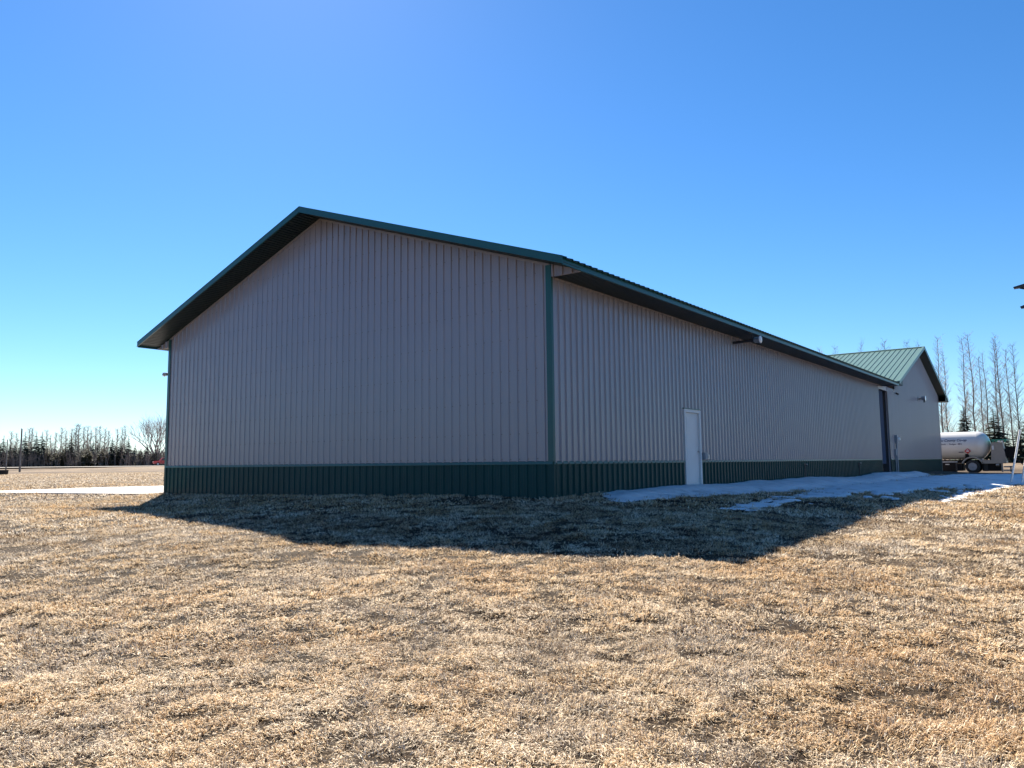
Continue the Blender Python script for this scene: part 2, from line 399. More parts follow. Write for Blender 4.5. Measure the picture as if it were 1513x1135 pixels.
tag(sc.build('screw_heads', M['screw'], barn), kind='stuff')
# J-trim under soffit on the long wall and on the gable rake
MB().box(.0, .028, .13, OY0-.05, HS-.03, HS+.005).build('wall_top_trim', M['tan_trim'], barn)
for sx in (-1, 1):
    xa = -W/2; xb = 0 if sx > 0 else -W
    za, zb = rake_z(xa)-FT, rake_z(xb)-FT
    mb = MB(); mb.v = [(xa,-.026,za-.03),(xb,-.026,zb-.03),(xb,-.026,zb+.02),(xa,-.026,za+.02),(xa,-.001,za-.03),(xb,-.001,zb-.03),(xb,-.001,zb+.02),(xa,-.001,za+.02)]
    mb.f = [(0,1,2,3),(7,6,5,4),(0,4,5,1),(3,2,6,7),(0,3,7,4),(1,5,6,2)]
    mb.build('rake_wall_trim', M['tan_trim'], barn)
# eave cheeks: taupe siding closing the eave box in the plane of the gable
for sx in (-1, 1):
    x0 = 0.03 if sx > 0 else -W-.03; x1 = EO-.03 if sx > 0 else -W-EO+.03
    z1 = PK - SLP*(W/2+EO) - FT + .01
    cw = abs(x1-x0); xl = min(x0, x1)
    link('cheek_panel', panel_mesh('cheek_panel', M['tan'], HS-.01, lambda x, xl=xl: PK - SLP*abs(xl+x+W/2) - FT, cut(PR4, 0, cw)), barn, (xl, -.006, 0))
    ch = MB().prism([(x0, HS-.012), (x1, HS-.012), (x1, z1+.0), (x0, z1+SLP*abs(x1-x0))], 1, -.004, .03).build('eave_cheek', M['tan'], barn)
# roof: corrugated panels on both slopes, eave ends show their ribs
SL = math.hypot(W/2+EO, SLP*(W/2+EO)); ANG = math.atan(SLP)
def slope_panel(name, m, length, pr, th=.012):
    mb = MB(); k = len(pr)                       # local x down the slope, y along the ridge, z up
    mb.v = [(0, y, d) for y, d in pr] + [(length, y, d) for y, d in pr] + [(length, y, d-th) for y, d in pr] + [(0, y, d-th) for y, d in pr]
    mb.f = [(k*r+i, k*r+i+1, k*(r+1)+i+1, k*(r+1)+i) for r in range(3) for i in range(k-1)] + [(3*k+i, 3*k+i+1, i+1, i) for i in range(k-1)]
    return mb.mesh(name, m, fix=False)
def roof_run(parent, ridge, sx, y0, y1, m, length, ang, pr=PR4, w=.9144, name='roof_panel', along='y'):
    me = slope_panel(name, m, length, pr); y = y0
    while y < y1-.05:
        u = me if y1-y > w-.01 else slope_panel(name, m, length, cut(pr, 0, y1-y))
        if along == 'y':
            o = link(name, u, parent); mx = Matrix.Translation((ridge[0], y if sx > 0 else y+min(w, y1-y), ridge[2])) @ Matrix.Rotation(0 if sx > 0 else math.pi, 4, 'Z') @ Matrix.Rotation(ang, 4, 'Y')
        else:
            o = link(name, u, parent); mx = Matrix.Translation((y if sx < 0 else y+min(w, y1-y), ridge[1], ridge[2])) @ Matrix.Rotation(math.pi/2 if sx > 0 else -math.pi/2, 4, 'Z') @ Matrix.Rotation(ang, 4, 'Y')
        o.matrix_local = mx; y += w
rdk = MB()
for sx in (-1, 1):
    xe = -W/2 + sx*(W/2+EO-.03)
    for (ya, yb, xo) in ((-OR+.03, EAVE_END-.03, xe), (EAVE_END-.03, 40.5, -W/2 + sx*(W/2-.05))):
        zo = PK - SLP*abs(xo+W/2)
        v = [(-W/2, ya, PK-.02), (xo, ya, zo-.02), (xo, yb, zo-.02), (-W/2, yb, PK-.02), (-W/2, ya, PK-.09), (xo, ya, zo-.09), (xo, yb, zo-.09), (-W/2, yb, PK-.09)]
        k = len(rdk.v); rdk.v += v; rdk.f += [tuple(k+i for i in q) for q in ((0,1,2,3),(7,6,5,4),(0,4,5,1),(1,5,6,2),(2,6,7,3),(3,7,4,0))]
roof = rdk.build('roof', M['green'], barn)
for sx in (-1, 1): roof_run(roof, (-W/2, 0, PK-.008), sx, -OR, EAVE_END, M['green'], SL+.05, ANG)
mb = MB(); rc = [(-.16, -.16*SLP+.022), (0, .022), (.16, -.16*SLP+.022), (.16, -.16*SLP+.002), (0, .004), (-.16, -.16*SLP+.002)]
mb.prism([(-W/2+a, PK+b+.012) for a, b in rc], 1, -OR-.035, 40.2).build('ridge_cap', M['trim'], roof)
# rake fascia (sloping boards at the gable overhang) with folded top edge
for sx in (-1, 1):
    xa, xb = -W/2, -W/2 + sx*(W/2+EO)
    def zz(x, dz): return PK - SLP*abs(x+W/2) + dz
    mb = MB()
    for (y0, y1, t, b) in ((-OR-.03, -OR, .012, -FT), (-OR-.036, -OR+.09, .032, .012), (-OR-.042, -OR-.03, -FT+.022, -FT-.004)):
        k = len(mb.v); mb.v += [(xa,y0,zz(xa,b)),(xb,y0,zz(xb,b)),(xb,y0,zz(xb,t)),(xa,y0,zz(xa,t)),(xa,y1,zz(xa,b)),(xb,y1,zz(xb,b)),(xb,y1,zz(xb,t)),(xa,y1,zz(xa,t))]
        mb.f += [tuple(k+i for i in q) for q in ((0,1,2,3),(7,6,5,4),(0,4,5,1),(3,2,6,7),(0,3,7,4),(1,5,6,2))]
    mb.build('rake_fascia', M['trim'], barn)
# eave fascia with a bright folded lower lip, and soffits in grooved planks
for sx in (-1, 1):
    xo = EO if sx > 0 else -W-EO
    mb = MB(); a, b = (xo-.03, xo) if sx > 0 else (xo, xo+.03)
    mb.box(a, b, -OR, EAVE_END, HS+.01, TOPZ-.012)
    mb.box(*((xo-.03, xo+.014) if sx > 0 else (xo-.014, xo+.03)), -OR-.004, EAVE_END+.004, HS-.004, HS+.012)
    mb.build('eave_fascia', M['trim'], barn)
PW = .3048
def soffit_plank(name, length, w=PW):
    pr = []
    for k in range(3):
        a = k*w/3; pr += [(a+.004, 0), (a+w/3-.022, 0), (a+w/3-.016, .016), (a+w/3, .016)]
    pr = [(0, .016)] + pr
    mb = MB(); k = len(pr)
    mb.v = [(0, y, d) for y, d in pr] + [(length, y, d) for y, d in pr] + [(0, y, .02) for y, d in pr] + [(length, y, .02) for y, d in pr]
    mb.f = [(i, k+i, k+i+1, i+1) for i in range(k-1)] + [(2*k+i, 2*k+i+1, 3*k+i+1, 3*k+i) for i in range(k-1)]
    return mb.mesh(name, M['soffit'], fix=False)
sp = soffit_plank('soffit_plank', EO-.05)
for sx in (-1, 1):
    x0 = .018 if sx > 0 else -W-EO+.032
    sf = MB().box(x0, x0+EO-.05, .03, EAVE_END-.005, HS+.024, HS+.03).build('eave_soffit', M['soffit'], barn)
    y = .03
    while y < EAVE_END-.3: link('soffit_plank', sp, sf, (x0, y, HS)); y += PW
MB().box(.02, EO-.03, EAVE_END-.02, EAVE_END, HS+.005, TOPZ+.1).build('eave_end_cap', M['tan_trim'], barn)
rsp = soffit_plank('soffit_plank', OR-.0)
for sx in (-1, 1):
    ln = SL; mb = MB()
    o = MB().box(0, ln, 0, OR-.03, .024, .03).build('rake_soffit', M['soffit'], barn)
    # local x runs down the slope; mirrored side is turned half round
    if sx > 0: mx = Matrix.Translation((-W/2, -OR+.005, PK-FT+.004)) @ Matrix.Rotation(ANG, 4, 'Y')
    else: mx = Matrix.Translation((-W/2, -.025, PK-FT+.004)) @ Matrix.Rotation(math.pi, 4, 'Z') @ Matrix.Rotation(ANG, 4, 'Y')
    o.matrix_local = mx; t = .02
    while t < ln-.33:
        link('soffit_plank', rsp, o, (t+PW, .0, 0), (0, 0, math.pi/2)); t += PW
# service door
door = link('service_door', None, barn, (0, DY0, 0))
w = DY1-DY0
fr = MB(); fr.box(-.06, .045, -.05, .04, -.1, 2.10); fr.box(-.06, .045, w-.04, w+.05, -.1, 2.10); fr.box(-.06, .046, .04, w-.04, 2.02, 2.10)
fr.build('door_frame', M['white'], door)
lf = MB(); lf.box(-.05, -.008, .045, w-.045, -.1, 2.015); lf = lf.build('door_leaf', M['white'], door)
for (z0, z1) in ((.12, .62), (.70, 1.42), (1.50, 1.90)):
    MB().box(-.012, -.003, .16, w-.16, z0, z1).build('door_panel', M['white'], lf)
MB().tube([(-.01, w-.11, .98), (.035, w-.11, .98)], .012, 8).tube([(.035, w-.13, .98), (.035, w-.08, .98)], [.026, .026], 10).build('knob', M['galv'], lf)
for z in (.25, 1.0, 1.75): MB().tube([(-.004, .05, z-.05), (-.004, .05, z+.05)], .009, 6).build('hinge', M['galv'], lf)
MB().box(-.05, .06, .04, w-.04, -.1, .03).build('threshold', M['galv'], door)
MB().box(-.0, .055, -.06, w+.06, 2.10, 2.125).build('drip_cap', M['trim'], door)
# tall opening at the far end with a set-back door panel
tr = MB(); tr.box(-.12, .035, OY0-.05, OY0-.01, -.2, OZ+.06); tr.box(-.12, .036, OY0-.01, OY1-.02, OZ, OZ+.06)
tr.build('opening_trim', M['tan_trim'], barn)
rec = MB(); rec.box(-1.3, -.12, OY0-.06, OY0, -.3, OZ); rec.box(-1.3, -.12, OY1, OY1+.06, -.3, OZ); rec.box(-1.3, -.12, OY0-.06, OY1+.06, OZ, OZ+.06); rec.box(-1.36, -1.3, OY0-.06, OY1+.06, -.3, OZ+.06)
rec.build('door_recess', M['interior'], barn)
sd = MB().box(-.16, -.11, OY0+.03, OY1-.62, .5, OZ-.02).build('set_back_door', M['doorpan'], barn)
for i in range(6): MB().box(-.112, -.10, OY0+.05, OY1-.64, .58+i*.62, .58+i*.62+.59).build('door_section', M['doorpan'], sd)

# ------------------------------------------------------------------ the cross-gabled barn behind
Y0, Y1, X2 = 33.4, 48.1, -18.0
YM = (Y0+Y1)/2; PK2 = 7.69; S2 = .334; E2 = 1.12; O2 = .5; HS2 = PK2 - S2*((Y1-Y0)/2+E2) - .15
barn2 = thing('gabled_barn', 'gabled barn with sage green ribbed roof at the far end of the long barn', 'building', (0, YM, 0))
R2 = lambda y: PK2 - S2*abs(y)           # local y
h = (Y1-Y0)/2
ew = MB(); ew.prism([(-h+.02, -.5), (h-.02, -.5), (h-.02, R2(h)-.15), (0, PK2-.17), (-h+.02, R2(h)-.15)], 0, -.14, -.04)
ew = ew.build('gable_wall', M['tan_trim'], barn2)
ya = OY1+.0-YM; wy = ya
while wy < h-.02:
    e = min(wy+.9144, h-.02)
    pr = PR4 if e-wy > .914 else cut(PR4, 0, e-wy)
    me = panel_mesh('wall_panel', M['tan'], HW, lambda x, wy=wy: min(R2(wy+x)-.14, 99) if wy+x > -h else HS+.02, pr)
    link('wall_panel', me, ew, (0, wy, 0), (0, 0, math.pi/2))
    me = panel_mesh('wainscot_panel', M['green'], -.5, HW, pr)
    link('wainscot_panel', me, ew, (.007, wy, 0), (0, 0, math.pi/2)); wy = e
MB().box(-.1, -.03, ya, -h+.02, -.4, HS+.05).build('link_wall', M['tan_trim'], barn2)
MB().prism([(-y, z) for y, z in led], 1, ya, h+.02).build('ledge_trim', M['trim'], barn2)
cm = MB().prism([(.03, h+.03), (.03, h-.12), (.018, h-.12), (.018, h+.018), (-.12, h+.018), (-.12, h+.03)], 2, -.5, R2(h)-.15).build('corner_trim', M['tan_trim'], barn2)
MB().box(X2, -.14, -h, -h+.1, -.5, R2(h)-.15).build('front_wall', M['tan'], barn2)
MB().box(X2, -.14, h-.1, h, -.5, R2(h)-.15).build('back_wall', M['tan'], barn2)
MB().prism([(-h+.1, -.5), (h-.1, -.5), (h-.1, R2(h)-.15), (0, PK2-.17), (-h+.1, R2(h)-.15)], 0, X2, X2+.1).build('far_gable_wall', M['tan'], barn2)
dk = MB()
for sy in (-1, 1):
    ye = sy*(h+E2-.02); k = len(dk.v)
    dk.v += [(X2-O2, 0, PK2-.02), (O2-.02, 0, PK2-.02), (O2-.02, ye, R2(ye)-.02), (X2-O2, ye, R2(ye)-.02), (X2-O2, 0, PK2-.14), (O2-.02, 0, PK2-.14), (O2-.02, ye, R2(ye)-.14), (X2-O2, ye, R2(ye)-.14)]
    dk.f += [tuple(k+i for i in q) for q in ((0,1,2,3),(7,6,5,4),(0,4,5,1),(1,5,6,2),(2,6,7,3),(3,7,4,0))]
roof2 = dk.build('roof', M['soffit'], barn2)
pr2 = [(k*.3048+a, d) for k in range(3) for a, d in ((0,0), (.012,0), (.026,.030), (.046,.030), (.06,0), (.17,0), (.176,.004), (.186,.004), (.192,0))] + [(.9144,0)]
ln2 = math.hypot(h+E2, S2*(h+E2))+.03
for sy in (-1, 1):
    x = X2-O2; me = slope_panel('roof_panel', M['roof2'], ln2, pr2)
    while x < O2-.05:
        u = me if O2-x > .9 else slope_panel('roof_panel', M['roof2'], ln2, cut(pr2, 0, O2-x)); ww = min(.9144, O2-x)
        o = link('roof_panel', u, roof2)
        o.matrix_local = Matrix.Translation((x if sy < 0 else x+ww, 0, PK2-.006)) @ Matrix.Rotation(sy*math.pi/2, 4, 'Z') @ Matrix.Rotation(math.atan(S2), 4, 'Y')
        x += .9144
MB().prism([(a, PK2+b+.02) for a, b in rc], 0, X2-O2-.02, O2+.025).build('ridge_cap', M['roof2'], roof2)
for sy in (-1, 1):
    ye = sy*(h+E2); mb = MB()
    for (x0, x1, t, b, ) in ((O2-.02, O2+.012, .01, -.16), (O2-.1, O2+.02, .034, .01)):
        k = len(mb.v); mb.v += [(x0,0,PK2+b),(x0,ye,R2(ye)+b),(x0,ye,R2(ye)+t),(x0,0,PK2+t),(x1,0,PK2+b),(x1,ye,R2(ye)+b),(x1,ye,R2(ye)+t),(x1,0,PK2+t)]
        mb.f += [tuple(k+i for i in q) for q in ((0,1,2,3),(7,6,5,4),(0,4,5,1),(3,2,6,7),(0,3,7,4),(1,5,6,2))]
    mb.build('rake_fascia', M['roof2'] if sy < 0 else M['trim'], barn2)
    MB().box(X2-O2, O2-.02, ye-.02 if sy > 0 else ye-.01, ye+.01 if sy > 0 else ye+.02, HS2-.01, R2(ye)-.02).build('eave_fascia', M['trim'], barn2)
    a, b = (h+.03, ye-.02) if sy > 0 else (ye+.02, -h-.03)
    MB().box(X2, O2-.03, a, b, HS2, HS2+.02).build('eave_soffit', M['soffit'], barn2)
    mb = MB().prism([(a, HS2+.02), (b, HS2+.02), (b, R2(b)-.14), (a, R2(a)-.14)], 0, O2-.05, O2-.025).build('eave_cheek', M['soffit'], barn2)

# ------------------------------------------------------------------ fixtures on the walls
def arm_light(name, label, base, sx, group, k_=.8):
    """floodlight on a horizontal arm standing out from a wall along sx*x, braced to the soffit"""
    t = thing(name, label, 'wall light', base, 0, group)
    MB().tube([(0,0,0), (sx*.03,0,0)], [.055,.05], 12).build('wall_plate', M['galv'], t)
    MB().tube([(sx*.02,0,0), (sx*.5,0,.012), (sx*.72,0,.02)], .042, 10).build('arm', M['dark'], t, True)
    hd = MB().lathe([(k_*.03,.66*sx), (k_*.085,.69*sx), (k_*.095,.72*sx), (k_*.10,.84*sx), (k_*.115,.86*sx)] if sx > 0 else [(k_*.115,.86*sx), (k_*.10,.84*sx), (k_*.095,.72*sx), (k_*.085,.69*sx), (k_*.03,.66*sx)], 'x', (0,0,.02), 20).build('lamp_head', M['grey'], t, True)
    for k in range(5): MB().lathe([(k_*.106,sx*(.715+.024*k)), (k_*.106,sx*(.722+.024*k))], 'x', (0,0,.02), 20).build('cooling_fin', M['galv'], hd)
    MB().lathe([(k_*.135,.86*sx), (k_*.14,.875*sx), (k_*.135,.89*sx), (k_*.10,.905*sx), (k_*.03,.915*sx)] if sx > 0 else [(k_*.03,.915*sx), (k_*.10,.905*sx), (k_*.135,.89*sx), (k_*.14,.875*sx), (k_*.135,.86*sx)], 'x', (0,0,.02), 24).build('lens', M['lens'], hd, True)
    MB().tube([(sx*.62,0,.02), (sx*.62,0,.18)], .012, 6).build('hanger', M['dark'], t)
    return t
arm_light('arm_floodlight', 'round floodlight on a long dark arm under the right eave', (0, 9.8, 4.29), 1, 'arm floodlights', .82)
arm_light('arm_floodlight', 'small arm floodlight sticking out past the barn left edge', (-W, .32, 3.70), -1, 'arm floodlights', .5)
f = thing('wall_floodlight', 'small floodlight high on the far gable below its peak', 'wall light', (0, 40.3, 4.42))
MB().box(.02, .06, -.10, .10, -.10, .10).build('back_box', M['grey'], f)
MB().tube([(.05,0,0), (.22,0,.0)], .04, 8).build('arm', M['dark'], f)
hd = MB().lathe([(.06,.18), (.12,.22), (.13,.40), (.16,.44)], 'x', (0,0,.02), 16).build('lamp_head', M['grey'], f, True)
MB().lathe([(.16,.44), (.15,.46), (.05,.47)], 'x', (0,0,.02), 16).build('lens', M['lens'], hd, True)
MB().box(.30, .38, .16, .26, -.22, -.06).build('sensor', M['dark'], f)
f = thing('security_camera', 'tiny white security camera near the tall opening on far barn', 'camera', (0, 33.05, 4.36))
MB().box(.02, .05, -.05, .05, -.05, .05).build('mount', M['white'], f)
MB().tube([(.05,0,0), (.12,0,-.03), (.2,-.03,-.08)], .02, 8).build('bracket', M['white'], f)
MB().tube([(.14,.06,-.06), (.28,-.14,-.14)], [.05,.055], 10).build('camera_body', M['dark'], f)
f = thing('electric_meter', 'grey electric meter box with conduit beside the tall opening', 'meter', (0, 32.75, -.05))
MB().box(.02, .17, -.17, .17, 1.62, 2.06).build('meter_box', M['grey'], f)
MB().lathe([(.085,.17), (.085,.25), (.07,.28)], 'x', (0,0,1.86), 16).build('meter_dial', M['lens'], f, True)
MB().tube([(.09,0,-.1), (.09,0,1.62)], .04, 10).build('conduit', M['grey'], f)
MB().tube([(.07,-.33,-.1), (.07,-.33,.98)], .025, 8).build('side_conduit', M['grey'], f)
MB().box(.02, .13, -.44, -.22, .98, 1.32).build('disconnect_box', M['grey'], f)
f = thing('outlet_box', 'dark grey outlet box beside the white service door', 'outlet box', (0, 7.24, .76))
MB().box(.02, .10, 0, .17, 0, .19).build('box_body', M['grey'], f)
MB().box(.10, .112, .01, .16, .01, .18).build('cover', M['grey'], f)
f = thing('junction_box', 'pale small junction box right of the outlet box', 'junction box', (0, 7.48, .775))
MB().box(.02, .08, 0, .13, 0, .12).build('box_body', M['galv'], f)
MB().box(.08, .09, .02, .11, .02, .10).build('cover', M['galv'], f)
for yy, lab in ((16.4, 'dark water tap on the wainscot midway along the wall'), (24.5, 'dark water tap on the wainscot nearest the tall opening')):
    f = thing('wall_tap', lab, 'water tap', (0, yy, 0), 0, 'water taps on the long wall')
    MB().box(.028, .05, -.05, .05, .46, .60).build('tap_plate', M['dark'], f)
    MB().tube([(.04,0,.54), (.11,0,.54), (.14,0,.48)], .022, 8).build('spout', M['dark'], f)
    MB().tube([(.05,.0,.0), (.05,.0,.5)], .02, 8).build('supply_pipe', M['dark'], f)
    MB().tube([(.12,-.05,.57), (.12,.05,.57)], .016, 8).build('handle', M['galv'], f)

# ------------------------------------------------------------------ snow
def snow_material():
    G = bpy.data.materials.new('old_snow'); G.use_nodes = True; nt = G.node_tree; b = nt.nodes['Principled BSDF']
    tc = node(nt, 'ShaderNodeTexCoord'); n = node(nt, 'ShaderNodeTexNoise'); n.inputs['Scale'].default_value = 1.6; n.inputs['Detail'].default_value = 9; n.inputs['Roughness'].default_value = .7
    nt.links.new(tc.outputs['Object'], n.inputs['Vector'])
    r = ramp(nt, [(.33, (.52,.52,.52)), (.46, (.72,.73,.74)), (.62, (.82,.83,.84))]); nt.links.new(n.outputs['Fac'], r.inputs[0])
    nt.links.new(r.outputs[0], b.inputs['Base Color']); b.inputs['Roughness'].default_value = .6; b.inputs['Specular IOR Level'].default_value = .3
    n2 = node(nt, 'ShaderNodeTexNoise'); n2.inputs['Scale'].default_value = 9; n2.inputs['Detail'].default_value = 10; n2.inputs['Roughness'].default_value = .7; nt.links.new(tc.outputs['Object'], n2.inputs['Vector'])
    bp = node(nt, 'ShaderNodeBump'); bp.inputs['Strength'].default_value = .9; bp.inputs['Distance'].default_value = .05
    nt.links.new(n2.outputs['Fac'], bp.inputs['Height']); nt.links.new(bp.outputs[0], b.inputs['Normal'])
    return G
M['snow'] = snow_material()
def poly_sdf(px, py, poly):
    d = np.full(px.shape, 1e9); ins = np.zeros(px.shape, bool); n = len(poly)
    for i in range(n):
        (ax, ay), (bx, by) = poly[i], poly[(i+1) % n]; ex, ey = bx-ax, by-ay
        t = np.clip(((px-ax)*ex+(py-ay)*ey)/(ex*ex+ey*ey), 0, 1)
        d = np.minimum(d, np.hypot(px-ax-t*ex, py-ay-t*ey))
        c = ((ay > py) != (by > py)); xi = ax + (py-ay)/(by-ay if by != ay else 1e-9)*ex
        ins ^= c & (px < xi)
    return np.where(ins, d, -d)
BANK = [(-.4,2.2),(.25,1.5),(.6,.75),(1.0,.35),(1.25,1.3),(1.3,2.8),(1.38,4.9),(1.75,6.5),(1.95,8.5),(2.0,12),(1.9,20),(1.6,28),(1.4,34),(.9,37),(.35,38),(-.4,38)]
SHEET = [(2.85,1.5),(3.4,1.6),(3.55,2.3),(3.6,3.5),(3.85,5.2),(4.05,6.0),(4.7,7.1),(5.05,7.0),(5.42,8.6),(5.5,13.3),(5.55,17.6),(5.58,26.3),(5.5,31),(6.1,30.4),(9,30),(11,36),(9,46),(5.6,44),(4.6,42.2),(3.6,41),(1.8,37.5),(1.1,33),(1.0,28),(1.1,20),(1.3,13),(2.0,9.6),(2.35,8.6),(2.6,5.6),(2.6,3.8),(2.75,2.7)]
def snow_depth(x, y):
    wob = .22*(vnoise(x*1.3, y*1.3, 11)-.5) + .22*(vnoise(x*3.7, y*3.7, 12)-.5) + .12*(vnoise(x*9, y*9, 13)-.5)
    b = poly_sdf(x, y, BANK) + wob*.8; s = poly_sdf(x, y, SHEET) + wob*1.3
    hump = .75+.5*vnoise(x*.3, y*.55, 14)
    db = np.where(b > 0, (.015+.12*hump*sstep(0, .8, b)*(1-.5*sstep(.8,2.,x))*(.45+.55*sstep(1,7,y))), -.05)
    ds = np.where(s > 0, .012+.035*sstep(0, .8, s), -.05)
    # thin, grass-pierced zone along the middle of the sheet's outer half
    thin = sstep(2.6, 3.6, x)*(1-sstep(5.0, 5.3, x))*sstep(1, 3, y)*(1-sstep(17, 30, y))
    hole = vnoise(x*2.2+3, y*1.1, 15)*.55 + vnoise(x*6, y*3.2, 16)*.45
    ds = np.where((thin*.74 > hole) & (s < 1.7), -.05, ds)
    speck = vnoise(x*7+1, y*5, 18)*.6 + vnoise(x*15, y*11, 19)*.4
    ds = np.where((speck < .14+.26*sstep(0, 1.3, 1.3-s)) & (s < 1.3), -.05, ds)
    db = np.where((speck < .30) & (b < .45), -.05, db)
    return np.maximum(db, ds)
sx_ = np.arange(-.05, 11.2, .075); sy_ = np.arange(-.6, 46.5, .1); SX, SY = np.meshgrid(sx_, sy_)
SD = snow_depth(SX, SY); kp = (SD[:-1,:-1] > 0) | (SD[1:,:-1] > 0) | (SD[:-1,1:] > 0) | (SD[1:,1:] > 0)
SZ = terrain(SX, SY) + SD + np.where(SD > 0, .025*(vnoise(SX*2.5, SY*2.5, 17)-.5), 0)
tag(link('snow', grid_mesh('snow', sx_, sy_, SZ, M['snow'], kp)), 'thin old snow lying in the shade along the long wall', 'snow', kind='stuff')
# ------------------------------------------------------------------ dead grass: matted, bent blades
def grass_material():
    G = bpy.data.materials.new('dead_grass_blades'); G.use_nodes = True; nt = G.node_tree; nt.nodes.remove(nt.nodes['Principled BSDF'])
    out = nt.nodes['Material Output']; at = node(nt, 'ShaderNodeAttribute', attribute_name='straw')
    d = node(nt, 'ShaderNodeBsdfDiffuse'); t = node(nt, 'ShaderNodeBsdfTranslucent'); mx = node(nt, 'ShaderNodeMixShader'); mx.inputs[0].default_value = .2
    gl = node(nt, 'ShaderNodeBsdfGlossy'); gl.inputs['Roughness'].default_value = .45; m2 = node(nt, 'ShaderNodeMixShader'); m2.inputs[0].default_value = .015
    for b in (d, t): nt.links.new(at.outputs['Color'], b.inputs['Color'])
    nt.links.new(d.outputs[0], mx.inputs[1]); nt.links.new(t.outputs[0], mx.inputs[2])
    nt.links.new(mx.outputs[0], m2.inputs[1]); nt.links.new(gl.outputs[0], m2.inputs[2]); nt.links.new(m2.outputs[0], out.inputs['Surface'])
    return G
M['blade'] = grass_material()
rng = np.random.default_rng(3)
PAL = np.array([(.62,.48,.31),(.56,.47,.36),(.50,.35,.205),(.36,.27,.18),(.70,.61,.48),(.075,.052,.038),(.57,.41,.24)])
def blades(r0, r1, dens, ln, wd, segs, half=52, stand=1.0, a0=math.degrees(YAW), pts=None):
    n = len(pts[0]) if pts else int(dens*math.radians(2*half)/2*(r1*r1-r0*r0))
    r = np.sqrt(rng.uniform(r0*r0, r1*r1, n)); a = np.radians(a0 + rng.uniform(-half, half, n))
    x = 8.63 + r*np.sin(a); y = -12.76 + r*np.cos(a)
    if pts: x, y = pts
    cs = max(.045, wd*10); cl = vnoise(x/cs, y/cs, 21)*.45 + vnoise(x/cs/2.7, y/cs/2.7, 26)*.4 + vnoise(x/.4, y/.4, 22)*.15
    ok = rng.uniform(0, 1, n) < np.clip((cl-.29)*4.2, .15, 1)
    ok &= ~((x < .03) & (x > -14.68) & (y > -.03))
    ok &= poly_sdf(x, y, poly) < -.02
    sd = snow_depth(x, y); ok &= (sd < .0) | ((sd < .022) & (rng.uniform(0, 1, n) < .15))
    x, y, cl = x[ok], y[ok], cl[ok]; n = len(x)
    z = terrain(x, y) - .004 + np.clip(snow_depth(x, y), 0, 1)*.75
    # lie of the blades: swirling flow field plus strong scatter
    phi = 6.28*2*vnoise(x/.9+5, y/.9, 24) + 3.0*vnoise(x/.25, y/.25+9, 25) + rng.normal(0, .9, n)
    lean = np.clip(rng.normal(.84, .24, n), .1, 1.2); tall = rng.uniform(0, 1, n) < .006
    lean = np.where(tall, .25, lean*(.55 if pts else 1)); l = ln*rng.uniform(.5, 1.35, n)*(.35+1.3*cl)*np.where(tall, 1.4, 1)
    rise = np.sqrt(np.clip(1.12-lean*lean, .035, 1))*stand; curl = rng.normal(0, .9, n)
    ts = np.linspace(0, 1, segs+1); V = []
    for t in ts:
        p2 = phi + curl*t; hx = lean*l*t
        zz = rise*l*(1.6*t - 1.15*t*t)*(1.25 if segs == 1 else 1); w = wd*(1-.75*t**2)*rng.uniform(.8, 1.2, n)*.5
        
        cx, cy = x+np.cos(p2)*hx, y+np.sin(p2)*hx; tw = p2 + 1.57 + curl*.5
        V += [np.stack([cx-np.cos(tw)*w, cy-np.sin(tw)*w, z+zz], 1), np.stack([cx+np.cos(tw)*w, cy+np.sin(tw)*w, z+zz+w*.5*np.sin(curl*3)], 1)]
    V = V[:-2] + [(V[-2]+V[-1])*.5]; k = 2*segs+1; co = np.stack(V, 1).reshape(-1, 3); b0 = np.arange(n)*k
    tri = [(2*s, 2*s+1, 2*s+3) for s in range(segs-1)] + [(2*s, 2*s+3, 2*s+2) for s in range(segs-1)] + [(k-3, k-2, k-1)]
    F = np.concatenate([np.stack([b0+i for i in t3], 1) for t3 in tri])
    # colour of each dead blade: straw / grey straw / rust, drifting in patches
    pn = vnoise(x/1.9, y/1.9, 31)*.6 + vnoise(x/.45, y/.45, 32)*.4; q = np.clip(pn*1.8-.4 + rng.normal(0, .2, n), 0, .999)
    order = np.array([2, 6, 0, 0, 1, 4, 1, 3]); col = PAL[order[(q*8).astype(int)]]
    br = rng.uniform(0, 1, n) < .22; col = np.where(br[:, None], np.array((.80,.70,.55)), col)
    dk = rng.uniform(0, 1, n) < .22; col = np.where(dk[:, None], PAL[5], col)*rng.uniform(.86, 1.2, n)[:, None]*np.array((1.04, 1.0, .95))
    return co, F, np.repeat(np.concatenate([col, np.ones((n, 1))], 1), k, 0)
parts = [blades(2.2, 6.2, 13800, .06, .0038, 2, 56), blades(6.2, 9.5, 7800, .062, .0058, 2, 54), blades(9.5, 15, 3700, .07, .0105, 1, 52), blades(15, 27, 1050, .095, .021, 1, 50), blades(27, 50, 230, .125, .038, 1, 48), blades(50, 120, 50, .16, .04, 1, 11, .8, -65)]
